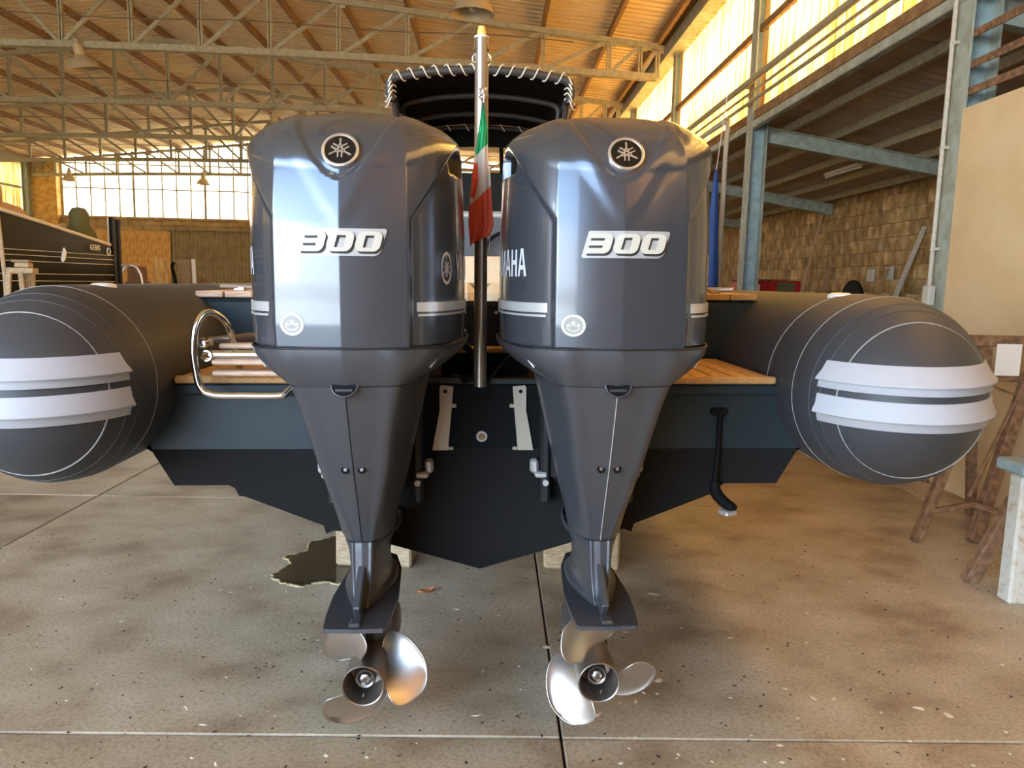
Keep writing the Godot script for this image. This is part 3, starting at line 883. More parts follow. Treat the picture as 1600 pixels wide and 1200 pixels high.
	# boarding handrail
	var rail := spline([V(-0.872, 1.2, 2.82), V(-0.872, 1.32, 2.76), V(-0.885, 1.405, 2.70), V(-0.918, 1.438, 2.64), V(-0.945, 1.40, 2.61), V(-0.957, 1.32, 2.6), V(-0.953, 1.25, 2.6), V(-0.94, 1.19, 2.6), V(-0.90, 1.163, 2.6), V(-0.80, 1.160, 2.6), V(-0.68, 1.160, 2.6), V(-0.655, 1.17, 2.61), V(-0.62, 1.21, 2.66), V(-0.61, 1.22, 2.76)], 6)
	solo("handrail", Mb.new().tube(rail, 0.0125, 14), M.chrome, "polished steel boarding handrail bent round the left teak platform", "handrail", BOAT)
	# folded boarding ladder lying on the left platform
	var ld := thing("boarding_ladder", "folded boarding ladder with wooden treads and steel tubes on the left platform", "ladder", BOAT)
	part(ld, "stile", Mb.new().tube([V(-0.925, 1.292, 2.66), V(-0.62, 1.292, 2.68)], 0.017, 16, false).tube([V(-0.922, 1.292, 2.66), V(-0.62, 1.292, 2.68)], 0.013, 16, false), M.chrome)
	part(ld, "stile", Mb.new().tube([V(-0.945, 1.333, 2.70), V(-0.79, 1.345, 2.86)], 0.017, 16, false).tube([V(-0.943, 1.333, 2.70), V(-0.79, 1.345, 2.86)], 0.013, 16, false), M.steel_dark)
	for q in [[-0.928, 1.292], [-0.948, 1.333]]:
		part(ld, "stile_end", Mb.new().tube([V(q[0], q[1], 2.63), V(q[0], q[1], 2.67)], 0.019, 20, false).tube([V(q[0], q[1], 2.63), V(q[0], q[1], 2.67)], 0.0145, 20, false).lathe([Vector2(0.0145, 0), Vector2(0.019, 0)], Transform3D(Basis(Vector3.RIGHT, PI / 2), V(q[0], q[1], 2.63)), 20).lathe([Vector2(0, 0), Vector2(0.0145, 0)], Transform3D(Basis(Vector3.RIGHT, PI / 2), V(q[0], q[1], 2.665)), 20), M.chrome)
	part(ld, "ladder_pin", Mb.new().tube([V(-0.962, 1.331, 2.69), V(-0.925, 1.333, 2.69)], 0.012, 12), M.cushion)
	for q in [[1.318, 2.74], [1.27, 2.66], [1.232, 2.66]]:
		part(ld, "tread", Mb.new().box(V(-0.76, q[0], q[1]), Vector3(0.30, 0.018, 0.07), 0.005), M.pale_teak)
	part(ld, "end_block", Mb.new().box(V(-0.76, 1.352, 2.92), Vector3(0.10, 0.05, 0.06), 0.006), M.pale_teak)
	canopy()
	flag()
	for i in 2:
		var s: float = [-1.0, 1.0][i]
		var st := thing("block_stack", "stacked timber blocks under the hull, " + ["left of the left engine's leg", "beside the right engine's leg"][i], "blocks", Transform3D(Basis.IDENTITY, Vector3([-0.62, 0.507][i], 0, -4.12)), "timber stacks under the hull")
		var y := 0.0
		for k in 3:
			var hh: float = [0.225, 0.14, 0.2][k]
			part(st, "timber_block", Mb.new().box(Vector3(0.015 * (k % 2) * s + (0.05 if k == 1 else 0.0) * s, y + hh / 2, -0.02 * k), Vector3(0.41, hh - 0.003, 0.24), 0.012, Basis(Vector3.UP, 0.05 * (k - 1))), M.timber)
			y += hh

func canopy() -> void:
	var t := thing("sun_canopy", "black canvas sun canopy laced with white cord to its tube frame, above the console", "canopy", BOAT)
	var prof := spline([Vector2(-0.578, 2.70), Vector2(-0.592, 2.80), Vector2(-0.555, 2.845), Vector2(-0.42, 2.872), Vector2(-0.25, 2.893), Vector2(0.0, 2.905), Vector2(0.25, 2.893), Vector2(0.42, 2.872), Vector2(0.555, 2.845), Vector2(0.592, 2.80), Vector2(0.578, 2.70)], 5)
	var rear := prof.map(func(p): return V(p.x, p.y, 5.2))
	var rows := []
	for i in 9:
		var f := 5.2 + 1.75 * i / 8.0
		var row := PackedVector3Array()
		for p in prof:
			row.append(V(p.x * 0.97, minf(p.y, 2.9) + 0.02 * sin(PI * i / 8.0), f))
		rows.append(row)
	part(t, "canvas_top", Mb.new().grid(rows), M.canvas)
	part(t, "rear_tube", Mb.new().tube(rear, 0.026, 12), M.canvas_frame)
	part(t, "front_tube", Mb.new().tube(prof.map(func(p): return V(p.x, p.y - 0.03, 6.95)), 0.026, 12), M.canvas_frame)
	for f in [5.75, 6.35]:
		part(t, "batten", Mb.new().tube(prof.map(func(p): return V(p.x * 0.95, p.y - 0.035, f)), 0.02, 8), M.canvas_frame)
	part(t, "front_valance", Mb.new().grid([PackedVector3Array(prof.slice(12, 39).map(func(p): return V(p.x, p.y - 0.03, 6.93))), PackedVector3Array(prof.slice(12, 39).map(func(p): return V(p.x, p.y - 0.2, 6.9)))]), M.canvas)
	for s in [-1.0, 1.0]:
		part(t, "leg", Mb.new().tube([V(s * 0.57, 2.72, 5.3), V(s * 0.52, 1.9, 5.9), V(s * 0.5, 1.03, 6.1)], 0.02, 10), M.canvas_frame)
		part(t, "leg", Mb.new().tube([V(s * 0.57, 2.72, 6.9), V(s * 0.52, 1.9, 6.6), V(s * 0.5, 1.03, 6.4)], 0.02, 10), M.canvas_frame)
		part(t, "side_rail", Mb.new().tube([V(s * 0.585, 2.76, 5.2), V(s * 0.585, 2.74, 6.95)], 0.024, 10), M.canvas_frame)
	# lacing: one open turn of cord each
	var turn := func(p: Vector3, r: float, slant: float) -> Mb:
		var w := []
		for k in 12:
			var a := -0.6 + 4.4 * k / 11.0
			w.append(p + Vector3(slant * (k / 11.0 - 0.5), cos(a) * r, sin(a) * r))
		return Mb.new().tube(w, 0.005, 6)
	for k in 14:
		var x := -0.52 + 1.04 * k / 13.0
		var y := 2.905 - 0.17 * x * x
		part(t, "lacing", turn.call(V(x, y, 5.2), 0.033, 0.07 * (-1.0 if x < 0 else 1.0) * -1.0), M.rope)
	for s in [-1.0, 1.0]:
		for k in 5:
			part(t, "lacing", turn.call(V(s * 0.585, 2.70 + 0.033 * k, 5.21), 0.036, 0.07 * s), M.rope)
	for x in [-0.28, -0.12, 0.19, 0.34]:
		part(t, "lacing", turn.call(V(x, 2.87, 6.95), 0.036, 0.1), M.rope)
	part(t, "strap", Mb.new().tube([V(0.18, 2.7, 6.9), V(0.185, 2.45, 6.9)], 0.02, 6), M.canvas)
	var cp := []
	for k in 14:
		cp.append(V(0.24 + 0.05 * sin(k * 0.35), 2.7 - 0.03 * k, 6.85))
	part(t, "wire", Mb.new().tube(cp, 0.008, 6), M.rope)

func flag() -> void:
	var p := thing("flagpole", "thick polished steel flagpole standing between the two engines", "pole", BOAT)
	part(p, "tube", Mb.new().tube([V(0.0, 1.18, 2.69), V(0.003, 2.352, 2.69)], 0.0225, 28), M.pole_steel)
	part(p, "collar", Mb.new().lathe([Vector2(0.0225, 0), Vector2(0.024, 0.002), Vector2(0.024, 0.006), Vector2(0.012, 0.008), Vector2(0, 0.008)], Transform3D(Basis.IDENTITY, V(0.003, 2.35, 2.69)), 24), M.white_gloss)
	part(p, "stern_light", Mb.new().lathe([Vector2(0.014, 0), Vector2(0.0145, 0.012), Vector2(0.012, 0.024), Vector2(0.012, 0.03), Vector2(0.0, 0.032)], Transform3D(Basis.IDENTITY, V(0.003, 2.357, 2.69)), 20), M.lamp_amber)
	for s in [-1.0, 1.0]:
		part(p, "hook", Mb.new().tube([V(s * 0.021 + 0.003, 2.30, 2.685), V(s * 0.030 + 0.003, 2.288, 2.685), V(s * 0.029 + 0.003, 2.276, 2.685), V(s * 0.021 + 0.003, 2.272, 2.685)], 0.004, 6), M.chrome)
		part(p, "hole", Mb.new().lathe([Vector2(0, 0.0015), Vector2(0.006, 0.001), Vector2(0.007, 0)], Transform3D(Basis(Vector3.BACK, -s * 1.2) * Basis.IDENTITY, V(s * 0.0215 + 0.003, 2.312, 2.682)), 12), M.black_rubber)
	part(p, "knot", Mb.new().tube(range(26).map(func(k): return V(0.008 + 0.011 * cos(k * 1.1), 2.185 - 0.0014 * k, 2.663 + 0.006 * sin(k * 1.7))), 0.0042, 6), M.steel)
	part(p, "halyard", Mb.new().tube([V(0.006, 2.18, 2.662), V(0.011, 2.16, 2.655), V(0.009, 2.12, 2.65)], 0.0025, 6), M.rope)
	part(p, "tassel", Mb.new().tube([V(0.030, 1.72, 2.65), V(0.031, 1.655, 2.65)], 0.0015, 5).lathe([Vector2(0, 0.008), Vector2(0.004, 0.004), Vector2(0.004, -0.006), Vector2(0, -0.008)], Transform3D(Basis.IDENTITY, V(0.031, 1.65, 2.65)), 10), M.rope)
	var f := thing("flag", "green, white and red flag hanging limp from the flagpole", "flag", BOAT)
	var left := [[2.135, 0.0065], [2.05, -0.006], [1.968, -0.0188], [1.90, -0.029], [1.807, -0.038], [1.74, -0.041], [1.66, -0.0335]]
	var right := [[2.135, 0.0105], [2.05, 0.0235], [1.968, 0.0235], [1.90, 0.033], [1.807, 0.038], [1.74, 0.0455], [1.70, 0.032], [1.66, -0.031]]
	var edge := func(t: Array, y: float) -> float: return lerp_table(t, y, 1)
	# bands cut along slanting lines: y limits at the left and right edge
	var bands := [["green_band", M.flag_green, 2.135, 2.135, 1.962, 2.004], ["white_band", M.flag_white, 1.962, 2.004, 1.80, 1.868], ["red_band", M.flag_red, 1.80, 1.868, 1.66, 1.70]]
	for b in bands:
		var rows := []
		for i in 25:
			var t := i / 24.0
			var row := PackedVector3Array()
			for j in 21:
				var u := j / 20.0
				var y := lerpf(lerpf(b[2], b[3], u), lerpf(b[4], b[5], u), t)
				var x: float = lerpf(edge.call(left, y), edge.call(right, y), u)
				var fold := 0.008 * sin(u * 9.0 + y * 6.0) * clampf((2.14 - y) * 8.0, 0.2, 1.0) + 0.004 * sin(u * 21.0 - y * 9.0)
				row.append(V(x, y, 2.643 + fold))
			rows.append(row)
		var bp := part(f, b[0], Mb.new().grid(rows, false, true), b[1])
		if b[0] == "white_band":
			# the red emblem cloth showing in the fold
			var er := []
			for i in 13:
				var row := PackedVector3Array()
				var y := lerpf(1.94, 1.825, i / 12.0)
				for j in 7:
					var u := 0.02 + (0.34 - 0.12 * absf(i / 6.0 - 1.0)) * j / 6.0
					var x: float = lerpf(edge.call(left, y), edge.call(right, y), u)
					var fold := 0.008 * sin(u * 9.0 + y * 6.0) + 0.004 * sin(u * 21.0 - y * 9.0)
					row.append(V(x, y, 2.641 + fold))
				er.append(row)
			part(bp, "emblem", Mb.new().grid(er, false, true), M.flag_red)

# ---------------------------------------------------------------- outboard engines (f as for the boat, x from the engine's own middle)
var SEC := []      # dense half outline of the cowling: [arc length, x, f]

func E(x: float, y: float, f: float) -> Vector3:
	return Vector3(x, y, 2.4 - f)

func make_section() -> void:
	SEC = []
	var pts := []
	for i in 13:
		var t := i / 12.0
		pts.append(Vector2(0.178 * t, 2.052 + 0.027 * t - 0.004 * sin(PI * t)))
	var rest := spline([Vector2(0.178, 2.079), Vector2(0.226, 2.115), Vector2(0.272, 2.18), Vector2(0.316, 2.32), Vector2(0.332, 2.5), Vector2(0.315, 2.72), Vector2(0.23, 2.87), Vector2(0.11, 2.92), Vector2(0.0, 2.93)], 24)
	rest.remove_at(0)
	pts.append_array(rest)
	var s := 0.0
	for i in pts.size():
		if i:
			s += pts[i].distance_to(pts[i - 1])
		SEC.append([s, pts[i].x, pts[i].y])

func sec(s: float) -> Vector2:
	var a := absf(s)
	var lo := 0
	var hi := SEC.size() - 1
	while hi - lo > 1:
		var mid := (lo + hi) / 2
		if SEC[mid][0] <= a:
			lo = mid
		else:
			hi = mid
	var t: float = clampf((a - SEC[lo][0]) / (SEC[hi][0] - SEC[lo][0]), 0.0, 1.0)
	return Vector2(lerpf(SEC[lo][1], SEC[hi][1], t) * signf(s), lerpf(SEC[lo][2], SEC[hi][2], t))

func shoulder(a: float) -> float:
	return lerp_table([[0.0, 1.83], [0.18, 1.85], [0.30, 1.885], [0.45, 1.915], [0.62, 1.925], [0.85, 1.905], [1.05, 1.86], [1.3, 1.85]], a, 1)

func hood(a: float) -> float:   # lower edge of the top hood
	return 1.71 + 0.245 * (1.0 - pow(clampf(1.0 - (a - 0.19) / 0.42, 0.0, 1.0), 2.3))

func relief(s: float, p: Vector3, f: float) -> float:
	var a := absf(s)
	var y := p.y
	var d := 0.0
	# side panels lie a step below the tail and the hood
	if a > 0.17:
		var k := minf(a - 0.192, hood(a) - y)
		d -= 0.012 * smooth(-0.012, 0.010, k)
		# air intake under the hood
		if a > 0.34 and a < 0.72:
			var q := minf(minf(hood(a) - 0.006 - y, y - 1.86), minf((a - 0.37 - (1.95 - y) * 0.3), 0.66 - a))
			d -= 0.07 * smooth(0.0, 0.012, q)
	# shield round the badge and the wings that frame it
	if f < 2.6 and y > 1.60:
		var x := absf(p.x)
		var wv := 0.012 + 0.20 * clampf((y - 1.68) / 0.34, 0.0, 1.2)
		var fade := smooth(1.66, 1.76, y) * (1.0 - smooth(2.3, 2.55, f))
		d += 0.003 * smooth(-0.015, 0.035, wv - x) * fade
		if y > 1.815:
			var wu := 0.15 * sqrt(clampf((y - 1.815) / 0.2, 0.0, 1.0))
			d -= 0.0065 * smooth(0.0, 0.016, wu - x) * fade
	return d

func wall(s: float, y: float) -> Vector3:
	var q := sec(s)
	var sc: float = lerp_table([[1.3, 0.975], [1.365, 0.99], [1.43, 1.0], [1.7, 0.995], [1.95, 0.965], [2.1, 0.95]], y, 1)
	var f := 2.45 + (q.y - 2.45) * sc
	if f < 2.45:
		f += 0.3 * pow(maxf(0.0, y - 1.62), 2.0) * clampf((2.45 - f) / 0.4, 0.0, 1.0)
	return Vector3(q.x * sc, y, f)

func on_cowl(s: float, y: float, lift: float) -> Vector3:
	var p := wall(s, y)
	var a := wall(s + 0.004, y)
	var b := wall(s - 0.004, y)
	var n := Vector2(a.z - b.z, -(a.x - b.x)).normalized()
	if n.dot(Vector2(p.x, p.z - 2.5)) < 0:
		n = -n
	var d := relief(s, p, p.z) + lift
	return E(p.x + n.x * d, p.y, p.z + n.y * d)

# flat artwork (metres) laid on the cowling round (s0, y0), raised by lift; dir -1 mirrors the run of s
func decal(m: Mb, poly: PackedVector2Array, s0: float, y0: float, lift: float, dir := 1.0, thick := 0.0) -> void:
	var lo := INF
	var hi := -INF
	for p in poly:
		lo = minf(lo, p.x)
		hi = maxf(hi, p.x)
	var cuts := []
	var w := 0.02
	var x := lo
	# cut where the ridge is, too
	while x < hi - 1e-5:
		var nx := minf(x + w, hi)
		var ridge := -s0 * dir
		if x < ridge - 1e-4 and nx > ridge:
			nx = ridge
		cuts.append([x, nx])
		x = nx
	for c in cuts:
		var strip := PackedVector2Array([Vector2(c[0], -1), Vector2(c[1], -1), Vector2(c[1], 1), Vector2(c[0], 1)])
		for q in Geometry2D.intersect_polygons(poly, strip):
			if Geometry2D.is_polygon_clockwise(q):
				q.reverse()
			var t := Geometry2D.triangulate_polygon(q)
			for i in range(0, t.size(), 3):
				var pa := q[t[i]]
				var pb := q[t[i + 1]]
				var pd := q[t[i + 2]]
				var A := on_cowl(s0 + pa.x * dir, y0 + pa.y, lift)
				var B := on_cowl(s0 + pb.x * dir, y0 + pb.y, lift)
				var D := on_cowl(s0 + pd.x * dir, y0 + pd.y, lift)
				m.face([A, B, D], Vector3(0, A.y, -0.1))
	if thick > 0.0:
		var k := poly.size()
		var mid := Vector3(0, y0, -0.1)
		var cen := Vector2.ZERO
		for p in poly:
			cen += p / k
		for i in k:
			var pa := poly[i]
			var pb := poly[(i + 1) % k]
			var nn := int(ceil(pa.distance_to(pb) / 0.02))
			for j in nn:
				var u := pa.lerp(pb, float(j) / nn)
				var v := pa.lerp(pb, float(j + 1) / nn)
				var a1 := on_cowl(s0 + u.x * dir, y0 + u.y, lift)
				var b1 := on_cowl(s0 + v.x * dir, y0 + v.y, lift)
				var a0 := on_cowl(s0 + u.x * dir, y0 + u.y, lift - thick)
				var b0 := on_cowl(s0 + v.x * dir, y0 + v.y, lift - thick)
				m.face([a0, b0, b1, a1], on_cowl(s0 + cen.x * dir, y0 + cen.y, lift - thick))

func on_throat(s: float, y: float) -> Vector3:
	var p := wall(s, y)
	return E(p.x * 0.885, p.y, 2.5 + (p.z - 2.5) * 0.9)

func round_rect(cx: float, cy: float, w: float, h: float, r: Array, n := 5) -> PackedVector2Array:   # radii: bl br tr tl
	var out := PackedVector2Array()
	var cs := [[-1, -1, PI], [1, -1, 1.5 * PI], [1, 1, 0.0], [-1, 1, 0.5 * PI]]
	for i in 4:
		var rr: float = maxf(r[i], 0.0004)
		var c := Vector2(cx + cs[i][0] * (w / 2 - rr), cy + cs[i][1] * (h / 2 - rr))
		for k in n + 1:
			var a: float = cs[i][2] + 0.5 * PI * k / n
			out.append(c + Vector2(cos(a), sin(a)) * rr)
	return out

func slant(p: PackedVector2Array, k: float) -> PackedVector2Array:
	var o := PackedVector2Array()
	for q in p:
		o.append(Vector2(q.x + q.y * k, q.y))
	return o

func shifted(p: PackedVector2Array, by: Vector2) -> PackedVector2Array:
	var o := PackedVector2Array()
	for q in p:
		o.append(q + by)
	return o

func circle(r: float, n: int, c := Vector2.ZERO, ry := -1.0, a0 := 0.0, a1 := TAU) -> PackedVector2Array:
	var o := PackedVector2Array()
	for i in n:
		var a := a0 + (a1 - a0) * i / (n if a1 - a0 >= TAU - 1e-4 else n - 1)
		o.append(c + Vector2(cos(a) * r, sin(a) * (r if ry < 0 else ry)))
	return o

func ring_polys(r0: float, r1: float, ky := 1.0, n := 16) -> Array:
	var out := []
	for h in 4:
		var o := circle(r1, n, Vector2.ZERO, r1 * ky, h * PI / 2, (h + 1) * PI / 2)
		var i := circle(r0, n, Vector2.ZERO, r0 * ky, h * PI / 2, (h + 1) * PI / 2)
		i.reverse()
		o.append_array(i)
		out.append(o)
	return out

func stroke(a: Vector2, b: Vector2, w: float) -> PackedVector2Array:
	var d := (b - a).normalized().orthogonal() * w / 2
	return PackedVector2Array([a - d, b - d, b + d, a + d])

# three crossed forks in a ring, radius 1
func emblem_polys() -> Array:
	var out := []
	for k in 3:
		var t := PI / 2 + k * TAU / 3
		var d := Vector2(cos(t), sin(t))
		var o := d.orthogonal()
		out.append(stroke(d * 0.34, d * 0.70, 0.09))
		out.append(PackedVector2Array([d * 0.84, d * 0.66 + o * 0.085, d * 0.66 - o * 0.085]))
		for s in [-1.0, 1.0]:
			out.append(stroke(d * 0.18 + o * 0.125 * s, d * -0.58 + o * 0.125 * s, 0.085))
			out.append(stroke(d * 0.36 + o * 0.03 * s, d * 0.16 + o * 0.135 * s, 0.085))
	return out

func scaled(p: PackedVector2Array, kx: float, ky := -1.0) -> PackedVector2Array:
	var o := PackedVector2Array()
	for q in p:
		o.append(Vector2(q.x * kx, q.y * (kx if ky < 0 else ky)))
	return o

func digit_zero(x: float, w: float, h: float) -> Array:
	var out := []
	var o := round_rect(x, 0, w, h, [w * 0.28, w * 0.24, w * 0.28, w * 0.24])
	var hw := w * 0.17
	var hh := h * 0.3
	for b in [PackedVector2Array([Vector2(x - w, -h), Vector2(x - hw, -h), Vector2(x - hw, h), Vector2(x - w, h)]), PackedVector2Array([Vector2(x + hw, -h), Vector2(x + w, -h), Vector2(x + w, h), Vector2(x + hw, h)]), PackedVector2Array([Vector2(x - hw, -h), Vector2(x + hw, -h), Vector2(x + hw, -hh), Vector2(x - hw, -hh)]), PackedVector2Array([Vector2(x - hw, hh), Vector2(x + hw, hh), Vector2(x + hw, h), Vector2(x - hw, h)])]:
		out.append_array(Geometry2D.intersect_polygons(o, b))
	return out

func digit_three(x: float, w: float, h: float) -> Array:
	var o := round_rect(x, 0, w, h, [0.001, w * 0.24, w * 0.26, 0.001])
	var res := [o]
	for c in [h * 0.20, -h * 0.17]:
		var cut := PackedVector2Array([Vector2(x - w * 0.62, c - h * 0.075), Vector2(x + w * 0.16, c - h * 0.075), Vector2(x + w * 0.16, c + h * 0.075), Vector2(x - w * 0.62, c + h * 0.075)])
		var nx := []
		for p in res:
			nx.append_array(Geometry2D.clip_polygons(p, cut))
		res = nx
	return res

func cowl_mesh() -> Mb:
	var cols := []
	var total: float = SEC[-1][0]
	var half := []
	var s := 0.0
	while s < 0.70:
		half.append(s)
		s += 0.0042
	while s < total - 0.01:
		half.append(s)
		s += 0.03
	half.append(total)
	for i in range(half.size() - 1, 0, -1):
		cols.append(-half[i])
	cols.append_array(half)
	var wallrows := 72
	var domerows := 70
	var base := []
	for r in wallrows + domerows:
		var row := []
		for sv in cols:
			var a := absf(sv)
			var ysh := shoulder(a)
			var p: Vector3
			if r < wallrows:
				p = wall(sv, lerpf(1.368, ysh, float(r) / wallrows))
			else:
				var th := PI / 2 * (r - wallrows) / (domerows - 1.0)
				var q := wall(sv, ysh)
				# swing from straight up the wall over to the crown
				p = Vector3(lerpf(q.x, 0.0, 1.0 - cos(th)), ysh + (2.046 - ysh) * sin(th), lerpf(q.z, 2.47, 1.0 - cos(th)))
			row.append(p)
		base.append(row)
	var out := []
	var R := base.size()
	var C := cols.size()
	for r in R:
		var row := PackedVector3Array()
		for c in C:
			var p: Vector3 = base[r][c]
			var du: Vector3 = base[r][mini(c + 1, C - 1)] - base[r][maxi(c - 1, 0)]
			var dv: Vector3 = base[mini(r + 1, R - 1)][c] - base[maxi(r - 1, 0)][c]
			var n := du.cross(dv)
			if n.length_squared() < 1e-14:
				n = Vector3.UP
			n = n.normalized()
			if n.dot(p - Vector3(0, 1.7, 2.47)) < 0:
				n = -n
			p += n * relief(cols[c], p, p.z)
			row.append(E(p.x, p.y, p.z))
		out.append(row)
	# a turned-in lower edge
	var lip := PackedVector3Array()
	for q in out[0]:
		lip.append(Vector3(q.x * 0.985, q.y - 0.004, (q.z + 0.05) * 0.985 - 0.05))
	out.push_front(lip)
	return Mb.new().grid(out)

func half_ring(pts: Array, steps: int, y: float) -> PackedVector3Array:   # closed ring from a right-half outline of (x, f)
	var sp := spline(pts, steps)
	var row := PackedVector3Array()
	for p in sp:
		row.append(E(p.x, y, p.y))
	for i in range(sp.size() - 2, 0, -1):
		row.append(E(-sp[i].x, y, sp[i].y))
	return row

func leg_ring(y: float, a: float, b: float, fa: float, ff: float) -> PackedVector3Array:
	return half_ring([Vector2(0, fa), Vector2(a * 0.55, fa + a * 0.10), Vector2(a, fa + a * 0.22), Vector2(a + (b - a) * 0.45, fa + (ff - fa) * 0.16 + a * 0.15), Vector2(b, fa + (ff - fa) * 0.48), Vector2(b * 0.92, fa + (ff - fa) * 0.8), Vector2(b * 0.5, ff - 0.015), Vector2(0, ff)], 7, y)

func make_propeller(par: Node3D, hand: float, turn: float) -> void:
	var pr := Node3D.new()
	pr.name = "propeller"
	pr.transform = Transform3D(Basis.IDENTITY, E(0, 0.275, 2.30))
	par.add_child(pr, true)
	var ax := Transform3D(Basis(Vector3.RIGHT, PI / 2), Vector3.ZERO)   # y of the profile runs aft
	part(pr, "hub", Mb.new().lathe([Vector2(0.058, -0.24), Vector2(0.064, -0.2), Vector2(0.066, -0.1), Vector2(0.065, -0.02), Vector2(0.068, 0.0), Vector2(0.0655, 0.0025), Vector2(0.062, 0.0), Vector2(0.060, -0.03), Vector2(0.058, -0.12), Vector2(0.02, -0.125)], ax, 48), M.steel_dark)
	part(pr, "thrust_washer", Mb.new().lathe([Vector2(0.034, -0.12), Vector2(0.034, -0.052), Vector2(0.030, -0.046), Vector2(0.024, -0.05), Vector2(0.022, -0.075), Vector2(0, -0.076)], ax, 28), M.steel_dark)
	part(pr, "nut", Mb.new().lathe([Vector2(0.017, -0.076), Vector2(0.017, -0.045), Vector2(0.009, -0.042), Vector2(0.009, -0.018), Vector2(0.007, -0.015), Vector2(0, -0.015)], ax, 6), M.steel)
	part(pr, "split_pin", Mb.new().tube([Vector3(0.006, -0.012, 0.02), Vector3(0.002, -0.026, 0.016)], 0.0022, 6), M.steel)
	for k in 3:
		var phi0 := turn + k * TAU / 3.0
		var up := []
		var dn := []
		var nr := 22
		var nc := 18
		for i in nr + 1:
			var t := sin(PI / 2 * i / float(nr))
			var r := 0.060 + 0.137 * t
			var w: float = 0.74 * pow(maxf(0.0, 1.0 - pow(t, 3.4)), 0.5) * (0.78 + 0.36 * sin(PI * minf(t * 1.15, 1.0)))
			var skew := 0.32 * t * t
			var ru := PackedVector3Array()
			var rd := PackedVector3Array()
			for j in nc + 1:
				var c := -1.0 + 2.0 * j / nc
				var ang := w * c - hand * skew
				var z := -0.115 + 0.030 * t - hand * 0.098 * w * c * (1.0 - 0.12 * t) + 0.012 * c * c
				var phi := phi0 + ang
				var th := 0.0035 * (1.0 - c * c) * (1.2 - t) + 0.0012
				var q := Vector3(cos(phi) * r, sin(phi) * r, z * 1.0)
				ru.append(q + Vector3(0, 0, th))
				rd.append(q - Vector3(0, 0, th))
			up.append(ru)
			dn.append(rd)
		var m := Mb.new()
		m.grid(up, false, hand > 0)
		m.grid(dn, false, hand < 0)
		for e in [0, nc]:
			m.grid([PackedVector3Array(up.map(func(q): return q[e])), PackedVector3Array(dn.map(func(q): return q[e]))], false, (e == 0) == (hand > 0))
		var bl := part(pr, "blade", m, M.steel)
		# rounded rim
		var rim := []
		for i in nr + 1:
			rim.append((up[i][0] + dn[i][0]) * 0.5)
		for i in range(nr - 1, -1, -1):
			rim.append((up[i][nc] + dn[i][nc]) * 0.5)
		bl.set_meta("kind", "")
		bl.remove_meta("kind")
		part(pr, "blade_rim", Mb.new().tube(rim, 0.0022, 6), M.steel)

func wrapped_text(text: String, height: float, squeeze: float, s0: float, y0: float, dir: float, lift: float) -> ArrayMesh:
	var f := SystemFont.new()
	f.font_names = PackedStringArray(["Droid Sans"])
	f.font_weight = 700
	var tm := TextMesh.new()
	tm.text = text
	tm.font = f
	tm.font_size = 64
	tm.pixel_size = height / 46.0
	tm.depth = 0.0
	tm.curve_step = 2.0
	var arr := tm.surface_get_arrays(0) if tm.get_surface_count() else tm.get_mesh_arrays()
	var v: PackedVector3Array = arr[Mesh.ARRAY_VERTEX]
	var ix = arr[Mesh.ARRAY_INDEX]
	if ix == null or ix.size() == 0:
		ix = PackedInt32Array(range(v.size()))
	var m := Mb.new()
	for i in range(0, ix.size(), 3):
		var q := []
		for k in 3:
			var p := v[ix[i + k]]
			q.append(on_cowl(s0 + dir * p.x * squeeze, y0 + p.y, lift))
		m.face(q, Vector3(0, q[0].y, -0.1))
	return m.mesh()

